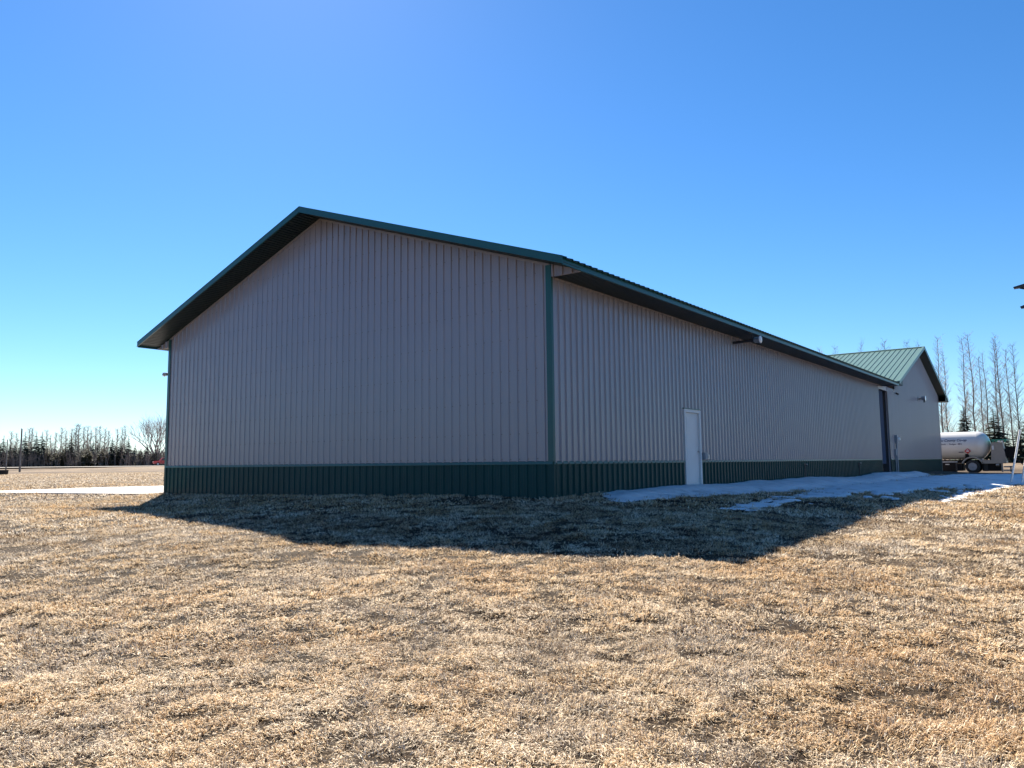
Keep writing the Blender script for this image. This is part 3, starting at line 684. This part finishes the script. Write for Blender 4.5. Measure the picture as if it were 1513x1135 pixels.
# taller uncut tufts along the foot of the walls, in patches
fx = rng.uniform(-14.7, .2, 9000); fy = -.04-np.abs(rng.normal(0, .10, 9000)); kf = vnoise(fx/.5, fx*0, 41) > .45
gx_ = .04+np.abs(rng.normal(0, .10, 2500)); gy_ = rng.uniform(0, 3.2, 2500); kg = vnoise(gy_/.4, gy_*0, 42) > .45
parts.append(blades(0, 1, 1, .09, .007, 2, pts=(np.concatenate([fx[kf], gx_[kg]]), np.concatenate([fy[kf], gy_[kg]]))))
CO, FF, CC, off = [], [], [], 0
for co, F, cc in parts: CO.append(co); FF.append(F+off); CC.append(cc); off += len(co)
gme_ = np_mesh('dry_grass', np.concatenate(CO), np.concatenate(FF), M['blade'], False)
ca = gme_.color_attributes.new('straw', 'FLOAT_COLOR', 'POINT'); ca.data.foreach_set('color', np.concatenate(CC).astype(np.float32).ravel())
print('grass triangles', len(gme_.polygons))
tag(link('dry_grass', gme_), 'dead matted straw-coloured grass covering the lawn', 'grass', kind='stuff')

# ------------------------------------------------------------------ propane delivery truck beyond the far barn
M['tank'] = mat('white_tank_enamel', (.62,.61,.58), .3, .03, 1.5, coat=.3)
M['beige'] = mat('beige_truck_enamel', (.27,.245,.215), .45, .08, 4)
M['rubber'] = mat('black_rubber', (.02,.02,.02), .85, .2, 20, .2, 60)
M['black'] = mat('black_paint', (.008,.008,.009), .7, .15, 10, spec=.15)
M['blueblack'] = mat('dark_blue_lettering', (.01,.012,.05), .5, .1, 10)
M['red'] = mat('red_paint', (.42,.012,.015), .35, .08, 6, coat=.4)
M['glass'] = mat('dark_window_glass', (.03,.04,.05), .06, .1, 3)
M['hosegreen'] = mat('green_canopy', (.03,.22,.15), .5, .1, 6)
TY, TZ0 = 56.1, -.385                                      # tank axis, ground level at the truck
truck = thing('tanker_truck', 'white propane tanker truck with dark lettering parked behind the far barn', 'truck', (-1.5, TY, TZ0))
RT, ZC = 1.05, 2.115                                       # radius, axis height above its ground
prof = [(0.02,-3.7)] + [(RT*math.sin(a), -2.9-.8*math.cos(a)) for a in np.linspace(.2, 1.5708, 9)] + [(RT, 2.9)] + [(RT*math.cos(a), 2.9+.85*math.sin(a)) for a in np.linspace(.12, 1.5, 10)] + [(.02, 3.76)]
tank = MB().lathe(prof, 'x', (0,0,ZC), 48).build('tank', M['tank'], truck, True)
for xx in (-2.9, 0.2, 2.9): MB().lathe([(RT+.006, xx-.02), (RT+.006, xx+.02)], 'x', (0,0,ZC), 48).build('weld_seam', M['tank'], tank)
MB().tube([(.2,0,ZC+RT-.02), (.2,0,ZC+RT+.14)], .12, 12).build('relief_valve', M['galv'], tank)
def lettering(txt, xr, zc, size, m, shear=0.0, bold=.012, name='lettering'):
    """flat lettering wrapped on the near side of the tank; xr = local x of its right end"""
    cu = bpy.data.curves.new('txt', 'FONT'); cu.body = txt; cu.size = size; cu.shear = shear; cu.offset = bold*size; cu.align_x = 'RIGHT'; cu.align_y = 'CENTER'; cu.resolution_u = 3
    to = bpy.data.objects.new('txt', cu); C.objects.link(to); bpy.context.view_layer.update()
    me = bpy.data.meshes.new_from_object(to.evaluated_get(bpy.context.evaluated_depsgraph_get())); bpy.data.objects.remove(to)
    bm = bmesh.new(); bm.from_mesh(me); bmesh.ops.triangulate(bm, faces=bm.faces)
    for v in bm.verts:
        z = zc + v.co.y; v.co = (xr + v.co.x, -math.sqrt(RT*RT-(z-ZC)**2) - .006, z)
    bmesh.ops.recalc_face_normals(bm, faces=bm.faces); bm.to_mesh(me); bm.free(); me.materials.clear(); me.materials.append(m)
    return link(name, me, tank)
TX = lambda px: 1.1+(px-1435)/21.1 + 1.5                   # photograph column -> local x on the near side
TZ = lambda py: -.26+(697-py)/19.5 - TZ0
lettering('Roseau County Co-op', TX(1427.8), TZ(650.6), .255, M['blueblack'], .28, .02)
lettering('Greenbush  ·  Badger  MN', TX(1421), TZ(656.2), .17, M['blueblack'], .0, .01)
def wrap_poly(pts, m, name, parent, dy):
    mb = MB(); mb.face([(x, -math.sqrt(RT*RT-(z-ZC)**2)-dy, z) for x, z in pts]); return mb.build(name, m, parent)
cx, cz_ = TX(1428.7), TZ(666.8)
def diamond(r): return [(cx-r, cz_), (cx, cz_-r), (cx+r, cz_), (cx, cz_+r)]
pc = MB().prism([(x, z) for x, z in diamond(.215)], 1, -RT-.030, -RT-.012).build('hazard_placard', M['red'], tank)
MB().prism([(cx-.10, cz_-.035), (cx+.10, cz_-.035), (cx+.10, cz_+.035), (cx-.10, cz_+.035)], 1, -RT-.034, -RT-.0305).build('placard_band', M['white'], pc)
MB().tube([(cx, -RT-.034, cz_+.10), (cx, -RT-.031, cz_+.10)], .035, 10).build('placard_flame', M['white'], pc)
MB().box(TX(1416), TX(1423), -RT-.012, -RT-.002, TZ(669), TZ(668)).build('notice_line', M['blueblack'], tank)
# frame, fenders, boxes
fr = MB().box(-5.2, 4.6, -.45, -.33, .75, 1.0); fr.box(-5.2, 4.6, .33, .45, .75, 1.0)
for xx in (-4, -2, 0, 2, 4.4): fr.box(xx-.06, xx+.06, -.33, .33, .78, .97)
fr.build('chassis', M['black'], truck)
for xx in (-2.4, 2.2): MB().prism([(-.75, .98), (.75, .98), (.85, ZC-.45), (-.85, ZC-.45)], 0, xx-.12, xx+.12).build('tank_saddle', M['black'], truck)
WX, WZ = TX(1434), .5
def arch(r, w, t):
    a = [(WX+r*math.cos(q), WZ+r*math.sin(q)) for q in np.linspace(math.radians(160), math.radians(20), 13)]
    b = [(WX+(r+t)*math.cos(q), WZ+(r+t)*math.sin(q)) for q in np.linspace(math.radians(20), math.radians(160), 13)]
    return a + b
for sy in (-1, 1):
    y0, y1 = (-1.08, -.48) if sy < 0 else (.48, 1.08)
    MB().prism(arch(.66, 0, .10), 1, y0, y1).build('fender', M['beige'], truck)
    MB().box(WX+.64, WX+2.05, y0, y0+.10 if sy < 0 else y1, .72, .98).build('side_skirt', M['beige'], truck)
def wheel(x, y, sy):
    wh = MB().lathe([(.30,-.14),(.44,-.15),(.49,-.12),(.50,-.06),(.50,.06),(.49,.12),(.44,.15),(.30,.14)], 'y', (0,0,0), 28).build('wheel', M['rubber'], truck, True, (x, y, .5))
    MB().lathe([(.02,sy*.06),(.14,sy*.07),(.16,sy*.04),(.25,sy*.05),(.29,sy*.146),(.305,sy*.146)] if sy > 0 else [(.305,sy*.146),(.29,sy*.146),(.25,sy*.05),(.16,sy*.04),(.14,sy*.07),(.02,sy*.06)], 'y', (0,0,0), 24).build('rim', M['grey'], wh, True)
    MB().lathe([(.07,sy*.05),(.07,sy*.15),(.05,sy*.17)] if sy > 0 else [(.05,sy*.17),(.07,sy*.15),(.07,sy*.05)], 'y', (0,0,0), 12).build('hub', M['grey'], wh, True)
for sy in (-1, 1): wheel(WX, sy*.92, sy); wheel(WX, sy*.60, sy); wheel(-4.4, sy*.92, sy)
MB().tube([(WX,-.95,.5), (WX,.95,.5)], .09, 8).build('axle', M['black'], truck)
# rear cabinet, canopy, hose reel, bumper
XC = TX(1460)
cab = MB(); cab.prism([(XC-.02, .78), (XC+.98, .78), (XC+.78, 2.30), (XC+.08, 2.30)], 1, -1.02, .2); cab = cab.build('meter_cabinet', M['beige'], truck)
MB().box(XC+.10, XC+.22, -1.035, -1.02, 1.75, 2.05).build('notice', M['white'], cab)
MB().box(XC+.30, XC+.66, -1.032, -1.02, 1.0, 2.1).build('cabinet_door', M['beige'], cab)
can = MB().box(XC+.08, XC+1.06, -1.08, 1.0, 2.42, 2.52).build('canopy', M['hosegreen'], truck)
for k in range(5): MB().box(XC+.14+k*.19, XC+.27+k*.19, -1.07, -1.04, 2.30, 2.42).build('canopy_light', M['lens' if k in (2, 3) else 'hosegreen'], can)
for yy in (-1.0, .95): MB().tube([(XC+1.0, yy, .9), (XC+1.0, yy, 2.42)], .03, 6).build('canopy_post', M['black'], can)
reel = MB().lathe([(.42,-.3),(.42,-.27),(.16,-.26),(.16,.26),(.42,.27),(.42,.3)], 'y', (0,0,0), 20).build('hose_reel', M['black'], truck, False, (XC+1.22, -.4, 1.55))
for k in range(5): MB().lathe([(.25,-.2+.09*k),(.29,-.17+.09*k),(.25,-.14+.09*k)], 'y', (0,0,0), 20).build('hose_coil', M['rubber'], reel, True)
bm_ = MB().box(XC+.75, XC+1.25, -1.0, 1.0, .42, .52); bm_.box(XC+.62, XC+.72, -1.0, -.9, .1, .78); bm_.box(XC+1.15, XC+1.25, -1.0, -.9, .1, .52); bm_.box(XC+.75, XC+1.25, -1.0, 1.0, .16, .24)
bm_.build('rear_step', M['beige'], truck)
MB().box(XC+.55, XC+.63, -1.0, -.8, .78, .92).build('tail_light', M['red'], truck)
MB().box(XC-.5, XC-.25, -.95, -.6, .15, .72).build('mud_flap', M['rubber'], truck)
MB().lathe([(.02,-.01),(.1,0),(.1,.2),(.02,.21)], 'x', (XC+.28,-.95,.62), 12).build('valve_body', M['galv'], truck, True)
MB().box(TX(1389), TX(1419), -.98, .9, .18, .74).build('side_dark_fill', M['black'], truck)  # black block added to darken the space under the tank
MB().box(TX(1447), TX(1472), -.92, .9, .16, .74).build('rear_dark_fill', M['black'], truck)  # second black filler, darkens the underside behind the wheel
# cab (hidden behind the barn from here)
cb = MB().prism([(-6.9,.55),(-4.0,.55),(-4.0,2.75),(-5.25,2.75),(-5.6,1.75),(-6.9,1.6)], 1, -1.05, 1.05).build('cab', M['tank'], truck)
MB().prism([(-5.22,1.8),(-4.4,1.8),(-4.4,2.5),(-5.05,2.5)], 1, -1.065, -1.05).build('cab_window', M['glass'], cb)
MB().box(-7.05, -6.9, -1.1, 1.1, .45, .8).build('front_bumper', M['galv'], truck)
hz = thing('delivery_hose', 'black hose sagging from the tanker rear to the ground', 'hose', (0, 0, 0))
ha = Vector((-1.5+XC+1.25, TY-.6, TZ0+1.35))
hb = Vector((4.95, 55.2, tz(4.95, 55.2)+.04))
MB().tube([ha, ha.lerp(hb,.3)-Vector((0,0,.05)), ha.lerp(hb,.7)-Vector((0,0,.04)), hb, hb+Vector((.6,-.1,0)), hb+Vector((1.5,.5,.0))], .04, 8).build('hose_line', M['rubber'], hz, True)
bx_ = thing('storage_box', 'low black storage box with grey lid beside the far barn corner', 'box', (.12, 49.9, tz(.1, 49.9)-.02))
MB().box(-.45, .52, -.4, .4, 0, .66).build('box_body', M['black'], bx_)
MB().box(-.48, .55, -.43, .43, .66, .73).build('lid', M['grey'], bx_)
MB().box(-.1, .15, -.43, -.40, .5, .56).build('latch', M['galv'], bx_)

# ------------------------------------------------------------------ white marker pipes, yard-light pole, utility poles
def leaning_pipe(b, t, lab):
    zb = tz(b[0], b[1]); o = thing('marker_pipe', lab, 'pipe', (b[0], b[1], zb-.1), 0, 'white leaning pipes')
    d = Vector(t) - Vector((b[0], b[1], zb-.1)); MB().tube([(0,0,0), d*.5+Vector((0,.01,.0)), d], .045, 10).build('pipe_shaft', M['pvc'], o, True)
    MB().tube([d*.992, d*1.004], .052, 10).build('end_cap', M['pvc'], o)
leaning_pipe((5.15, 32.3), (5.70, 32.5, 2.10), 'taller white pipe leaning at the snow edge')
leaning_pipe((5.60, 32.2), (6.1, 32.5, 2.0), 'shorter white pipe leaning at the right picture edge')
yp = thing('yard_light_pole', 'dark yard light fixtures on a pole at the right picture edge', 'light pole', (7.2, 26.6, tz(7.2, 26.6)-.3))
MB().tube([(0,0,0), (0,0,9.6)], [.16,.11], 12).build('pole', M['wood'], yp, True)
MB().prism([(-.96,8.98),(-.94,8.92),(-.55,8.93),(.05,9.10),(.05,9.20)], 1, -.14, .14).build('lamp_head', M['dark'], yp)
MB().tube([(-.72,0,8.93), (-.5,0,8.85)], .04, 8).build('brace', M['dark'], yp)
MB().prism([(-.77,8.10),(-.74,8.02),(0,8.04),(0,8.18),(-.6,8.16)], 1, -.1, .1).build('lower_lamp_head', M['dark'], yp)

def at_px(px, D):
    """ground position at a photograph column and horizontal distance (used to read places off the photograph)"""
    az = YAW + math.atan((px-756.5)/FPX*math.cos(PITCH)); return (8.6325+D*math.sin(az), -12.7608+D*math.cos(az))
for px, D, hh, rr, lab in ((28, 160, 7.6, .15, 'tall wooden utility pole standing in the field before the road'), (7.5, 175, 5.7, .10, 'thin wooden pole left of the tall utility pole')):
    x, y = at_px(px, D); o = thing('utility_pole', lab, 'pole', (x, y, tz(x, y)-.3), 0, 'field poles')
    MB().tube([(0,0,0), (.02,0,hh*.5), (-.03,0,hh+.3)], [rr*1.15, rr, rr*.75], 10).build('pole_shaft', M['wood'], o, True)
    MB().tube([(-.03,0,hh+.3), (-.03,0,hh+.36)], [rr*.8, rr*.3], 10).build('pole_cap', M['galv'], o)
    MB().tube([(rr,0,hh*.2), (rr*.8,0,hh*.75)], .03, 6).build('conduit', M['galv'], o)
x, y = at_px(1.5, 112); o = thing('stock_trough', 'low black trough at the left picture edge', 'trough', (x, y, tz(x, y)-.03), math.radians(-20))
MB().lathe([(.62,0),(.66,.05),(.70,.55),(.72,.60),(.64,.60),(.60,.1)], 'z', (0,0,0), 20).build('trough_body', M['rubber'], o, True)
for k in range(4): MB().tube([(-.45+.3*k,-.5,.6), (-.45+.3*k,-.5,.68)], .04, 6).build('rim_bolt', M['pvc'], o)

# red pickup on the far road
x, y = at_px(243.5, 188.5); rz = math.atan2(vd.y, vd.x)
pk = thing('pickup_truck', 'red pickup truck with painted white rear glare on the far road', 'truck', (x, y, tz(x, y, False)+.06), rz)
# local +x points along the road to the picture's left (front of the pickup)
sgn = 1 if (vd @ Vector((-1, 0, 0))) else 1
body = MB().prism([(-2.6,.45),(2.5,.45),(2.62,.7),(2.55,1.02),(1.3,1.12),(-2.6,1.12)], 1, -.95, .95).build('body', M['red'], pk)
MB().prism([(1.3,1.12),(.75,1.72),(-.55,1.75),(-.75,1.12)], 1, -.82, .82).build('cab', M['red'], pk)
for yy in (-.83, .82): MB().prism([(1.1,1.16),(.68,1.64),(-.45,1.66),(-.6,1.16)], 1, yy, yy+.012).build('side_window', M['glass'], pk)
MB().box(-2.55, -.78, -.86, .86, 1.122, 1.78).build('rear_glare', M['tank'], pk)  # white block on the bed, added to imitate glare at the rear
MB().box(-.5, .7, -.75, .75, 1.75, 1.79).build('roof_panel', M['tank'], pk)
for sx in (-1.65, 1.65):
    for yy in (-.85, .85):
        wh = MB().lathe([(.2,-.11),(.36,-.11),(.38,0),(.36,.11),(.2,.11)], 'y', (0,0,0), 16).build('wheel', M['rubber'], pk, True, (sx, yy, .38))
        MB().lathe([(.05,-.12),(.2,-.12),(.2,.12),(.05,.12)], 'y', (0,0,0), 12).build('rim', M['galv'], wh)
for yy in (-.7, .7): MB().box(2.56, 2.63, yy-.14, yy+.14, .78, .95).build('headlight', M['lens'], pk)

# ------------------------------------------------------------------ trees
M['bark'] = mat('grey_bark', (.16,.135,.115), .9, .25, 2)
M['twig'] = mat('bare_twigs', (.29,.235,.21), .9, .2, 1.5)
M['darkbark'] = mat('dark_bark', (.10,.082,.07), .9, .25, 2)
def needles(name, col):
    mm = mat(name, col, .8, .35, 1.2, spec=.2); return mm
M['spruce'] = needles('spruce_needles', (.034,.046,.030)); M['pine'] = needles('pine_needles', (.095,.092,.05))
M['brush'] = mat('grey_brown_brush', (.23,.185,.155), .95, .25, .4)
def stick(mb, a, b, r0, r1, n=3):
    a, b = Vector(a), Vector(b); d = (b-a); 
    if d.length < 1e-4: return
    d.normalize(); u = d.orthogonal().normalized(); w = d.cross(u); k = len(mb.v)
    for p, r in ((a, r0), (b, r1)):
        for q in range(n): t = 2*math.pi*q/n; mb.v.append(tuple(p + r*(math.cos(t)*u + math.sin(t)*w)))
    for q in range(n): mb.f.append((k+q, k+(q+1)%n, k+n+(q+1)%n, k+n+q))
def poplar(seed, H, twig=1.0, r=.16, crown0=.25, spread=.10, nb=60):
    """slim bare tree: straight trunk, short up-swept limbs with fine twigs"""
    R = random.Random(seed); tr, cr = MB(), MB(); pts = []
    ox = oy = 0
    for i in range(9): 
        t = i/8; pts.append(Vector((ox, oy, H*t))); ox += R.uniform(-.008,.008)*H; oy += R.uniform(-.008,.008)*H
    tr.tube(pts, [r*(1-t/8*.93)+.012 for t in range(9)], 6)
    def on(t): i = min(int(t*8), 7); return pts[i].lerp(pts[i+1], t*8-i)
    for b in range(nb):
        t = crown0 + (1-crown0)*(b+R.random())/nb; t = min(t, .985); p = on(t); az = R.uniform(0, 6.28); elv = R.uniform(.45, 1.05)
        ln = H*spread*R.uniform(.5, 1.3)*(1.15-.75*(t-crown0)/(1-crown0)); d = Vector((math.cos(az)*math.cos(elv), math.sin(az)*math.cos(elv), math.sin(elv)))
        q = p + d*ln*.55; e = q + (d+Vector((0,0,.5))).normalized()*ln*.45
        rr = .03*twig*(1.1-t*.6); stick(cr, p, q, rr, rr*.7); stick(cr, q, e, rr*.7, rr*.3)
        for s in range(5):
            f = R.uniform(.2, 1); a = p.lerp(q, f*1.8) if f < .55 else q.lerp(e, (f-.55)/.45)
            d2 = (d + Vector((R.uniform(-.8,.8), R.uniform(-.8,.8), R.uniform(-.1,.8)))).normalized()
            stick(cr, a, a+d2*ln*R.uniform(.2,.5), rr*.45, rr*.22)
    return tr, cr
def spreading(seed, H):
    """broad bare tree forking from low down"""
    R = random.Random(seed); tr, cr = MB(), MB(); tr.tube([(0,0,0), (.05,0,H*.16)], [.42,.32], 7)
    def grow(p, d, ln, r, dep):
        e = p + d*ln; stick(cr, p, e, r, r*.68, 4 if dep < 2 else 3)
        if dep == 6: return
        for k in range(3 if dep in (0, 1, 2) else 2):
            nd = (d*1.25 + Vector((R.uniform(-.8,.8), R.uniform(-.8,.8), R.uniform(-.05,.55)))).normalized()
            grow(e if k else p.lerp(e, R.uniform(.6, 1)), nd, ln*R.uniform(.66,.88), r*.62, dep+1)
    for k in range(9):
        a = k*.7 + R.random()*.5; q = R.uniform(.12, .75); grow(Vector((.05,0,H*R.uniform(.08,.16))), Vector((math.cos(a)*q, math.sin(a)*q, 1)).normalized(), H*.24, .15, 1)
    return tr, cr
def conifer(seed, H, Rm, tiers, per, droop=.35, thick=1.0, bare=.06):
    """trunk with whorls of boughs; each bough is a fan of small needle sprays"""
    R = random.Random(seed); tr, cr = MB(), MB(); tr.tube([(0,0,0), (0,0,H*.98)], [.018*H, .004*H], 6)
    for i in range(tiers):
        t = bare + (1-bare)*(i/tiers)**.92; z0 = H*t; rr = Rm*(1-t)**.82*(1+.12*math.sin(i*2.1)) + .02*H*(1-t) + .05
        for b in range(per if t < .8 else max(4, per-3)):
            a = 6.283*(b+R.random()*.8)/per + i*.7; ln = rr*R.uniform(.6, 1.18); dr = droop*R.uniform(.5, 1.3)
            d = Vector((math.cos(a), math.sin(a), 0)); s = Vector((-d.y, d.x, 0)); z = z0 + R.uniform(-.02,.02)*H
            P = lambda f: d*ln*f + Vector((0,0,z - dr*ln*f*f + .18*ln*f*f*f))
            for k in range(5):
                f = .15 + .85*k/5; w = ln*(.30*(1-f)+.10)*thick; p = P(f); q = P(min(1.05, f+.3))
                for sd in (-1, 1):
                    e = q + s*sd*w*R.uniform(.7,1.3) + Vector((0,0,-w*R.uniform(.1,.7)))
                    m_ = p.lerp(q, .5) + Vector((0,0,R.uniform(-.25,.05)*w)); cr.v += [tuple(p), tuple(e), tuple(q), tuple(m_)]; n = len(cr.v); cr.f += [(n-4, n-3, n-2), (n-4, n-3, n-1)]
    return tr, cr
def proto(tc, mt, mc): return tc[0].mesh('trunk', mt, True), tc[1].mesh('crown', mc, fix=False)
PO = [proto(poplar(s, 18.3, .95, .11, .14, .105, 160), M['darkbark'], M['twig']) for s in (1, 2, 3, 4)]
BL = [proto(poplar(s, 12, 2.1, .12, .12, .12, 120), M['bark'], M['twig']) for s in (11, 12, 13)]
SP = [proto(conifer(s, 9.5, 2.3, 26, 9), M['darkbark'], M['spruce']) for s in (21, 22, 23, 24)]
PI = [proto(conifer(s, 7.0, 2.3, 15, 8, .05, 1.6, .04), M['darkbark'], M['pine']) for s in (31, 32)]
M['paletwig'] = mat('pale_twigs', (.36,.30,.27), .9, .2, 1.5)
BIG = proto(spreading(41, 14), M['bark'], M['paletwig'])
def plant(name, lab, cat, group, pr, x, y, sc, sxy=1.0, rz=0, tilt=0):
    o = thing(name, lab, cat, (x, y, tz(x, y, False)-.1), rz, group); o.scale = (sc*sxy, sc*sxy, sc); o.rotation_euler = (tilt, 0, rz)
    link('trunk', pr[0], o); link('crown', pr[1], o); return o
ORD = ['first','second','third','fourth','fifth','sixth','seventh','eighth','ninth','tenth','eleventh','twelfth','thirteenth','fourteenth','fifteenth','sixteenth','seventeenth','eighteenth','nineteenth','twentieth']
HZ = lambda px: 693-px*.0106                                # horizon row at a column
def height_for(px, ytop, D, x, y): return .7133 + (HZ(px)-ytop)/FPX*D*math.cos(math.atan((px-756.5)/FPX)) - tz(x, y, False)
# far tree line on the left
for i, (px, yt, D, w) in enumerate([(2,642,207,1),(12,652,210,1),(19.5,651,208,1),(33.5,637,206,1.1),(50.5,636.5,208,.9),(59,637,206,1.1),(102,641.5,207,1.1),(135,650.5,209,1),(142,653,212,.9),(163.5,644,206,.9),(175.5,650,205,1.25),(187,643,208,1),(197,654,209,.9),(215,655,206,1.1)]):
    x, y = at_px(px, D); h_ = height_for(px, yt, D, x, y)
    plant('spruce_tree', f'dark spruce in the far tree line, {ORD[i]} spruce from the left', 'tree', 'spruces of the far tree line', SP[i%4], x, y, h_/9.5, w, i*1.3)
for i, (px, yt, lab) in enumerate([(-6,646,'dark spruce cut by the left picture edge'),(26,655,'short dark spruce behind the tall utility pole'),(42,651,'dark spruce between the tall poled spruce and the twin spruces'),(73,660,'short dark spruce just right of the twin spruces'),(94,655,'dark spruce just left of the seventh front spruce'),(112,657,'dark spruce just right of the seventh front spruce'),(124,656,'dark spruce in the middle of the far wood'),(152,655,'dark spruce left of the tenth front spruce'),(169,654,'dark spruce between the tenth and eleventh front spruces'),(206,660,'low dark spruce under the broad bare tree'),(234,664,'low dark spruce above the red pickup')]):
    x, y = at_px(px, 214); plant('spruce_tree', lab, 'tree', 'spruces of the far tree line', SP[(i+1)%4], x, y, height_for(px, yt, 214, x, y)/9.5, 1.25, i*.9)
for i, (px, yt, D) in enumerate([(68,659,203),(80,663,204),(90,660,203),(119,661,204),(128,658,203),(148,660,204),(156,663,203),(205,664,204),(227,662,205),(241,667,206)]):
    x, y = at_px(px, D); h_ = height_for(px, yt, D, x, y)
    plant('pine_tree', f'low olive pine in the far tree line, {ORD[i]} pine from the left', 'tree', 'pines of the far tree line', PI[i%2], x, y, h_/7, 1.0, i*2.1)
for i, (px, yt, D) in enumerate([(12.5,638,222),(22,641,226),(38,634,224),(43,633,220),(66,636.5,222),(71,644,226),(79,640,221),(87,633,224),(95,637,222),(103,634,226),(108,628,221),(114,628,224),(121,631,222),(126,630.5,227),(131,636,221),(138,632,224),(145,631,222),(151,634,226),(157,637,221),(171,635,224)]):
    x, y = at_px(px, D); h_ = height_for(px, yt, D, x, y)
    plant('bare_poplar', f'bare grey poplar behind the far evergreens, {ORD[i]} from the left', 'tree', 'bare poplars of the far tree line', BL[i%3], x, y, h_/12, 1.45, i*1.7)
for i, (px, yt, D) in enumerate([(177,632,222),(182,630,224)]):
    x, y = at_px(px, D); plant('bare_poplar', ['bare grey poplar, left one of the close pair before the broad tree', 'bare grey poplar, right one of the close pair before the broad tree'][i], 'tree', 'bare poplars of the far tree line', BL[i], x, y, height_for(px, yt, D, x, y)/12, 1, i)
x, y = at_px(228, 214); plant('broad_bare_tree', 'broad round bare tree rising beside the barn left edge', 'tree', None, BIG, x, y, height_for(228, 615, 214, x, y)/12.6, 1.1, .4)
# grey-brown undergrowth of the far wood: reads as one mass
R = random.Random(5); ub = MB()
for k in range(3600):
    px = R.uniform(-60, 262); D = R.uniform(201, 232); x, y = at_px(px, D); g = tz(x, y, False); hgt = R.uniform(.8, 4.4)
    d = Vector((R.uniform(-.25,.25), R.uniform(-.25,.25), 1)); a = Vector((x, y, g-.1)); b = a + d*hgt
    stick(ub, a, b, .05, .02)
    for s in range(3):
        f = R.uniform(.3,.95); p = a.lerp(b, f); e = p + Vector((R.uniform(-.8,.8), R.uniform(-.8,.8), R.uniform(.2,1.1))); stick(ub, p, e, .03, .012)
tag(ub.build('undergrowth', M['brush'], None, fix=False), 'grey-brown leafless undergrowth of the far wood', 'undergrowth', kind='stuff')
# tall bare poplars on the right
HZR = lambda px: 693-px*.0106
rp = [(1395,489,112,'tall bare poplar nearest the far barn right eave',0), (1430,490,116,'tall bare poplar second right of the far barn',.015), (1441,484,110,'tall bare poplar third right of the far barn',-.01), (1466,513,114,'shorter bare poplar fourth right of the far barn',.01), (1478,498,117,'bare poplar fifth right of the far barn',0), (1485,487,111,'tall bare poplar sixth right of the far barn',0), (1509,500,109,'bare poplar seventh right of the far barn by the picture edge',0), (1402,512,124,'thin bare poplar just behind the poplar nearest the far barn',0), (1455,520,126,'thin short poplar in the gap between the third and fourth poplars',.0), (1497,508,125,'thin bare poplar just left of the picture edge poplar',0)]
for i, (px, yt, D, lab, tl) in enumerate(rp):
    x, y = at_px(px, D); plant('tall_poplar', lab, 'tree', 'tall bare poplars on the right', PO[i%4], x, y, height_for(px, yt, D, x, y)/19, 1.0, i*1.9, tl)
for i, (px, yt, lab) in enumerate([(1216,508,'bare treetop behind the roofs, leftmost'), (1240,505,'bare treetop behind the roofs, second from left'), (1283,496,'bare treetop behind the sage roof, third from left'), (1306,507,'bare treetop behind the sage roof, fourth from left'), (1318,495,'bare treetop behind the sage roof, fifth from left'), (1351,496,'bare treetop just left of the sage roof peak'), (1365,500,'bare treetop just right of the sage roof peak')]):
    D = 128; x, y = at_px(px, D); plant('tall_poplar', lab, 'tree', 'tall bare poplars on the right', PO[(i+1)%4], x, y, height_for(px, yt, D, x, y)/19, .9, i*2.3)
x, y = at_px(1410, 108); plant('leaning_sapling', 'thin bare sapling leaning right above the tanker', 'tree', None, BL[1], x, y, .72, .5, 0, .0).rotation_euler = (0, .22, 0)
for i, (px, yt, D, w, lab) in enumerate([(1427,597,108,1.0,'narrow dark spruce standing above the tanker tank'), (1471,602,106,1.45,'wide dark spruce behind the tanker rear'), (1507,624,104,1.3,'dark spruce at the right picture edge'), (1524,600,107,1.2,'dark spruce just past the right picture edge'), (1490,640,112,1.3,'low spruce between the two wide spruces')]):
    x, y = at_px(px, D); plant('spruce_tree', lab, 'tree', 'spruces on the right', SP[(i+2)%4], x, y, height_for(px, yt, D, x, y)/9.5, w, i*1.1)
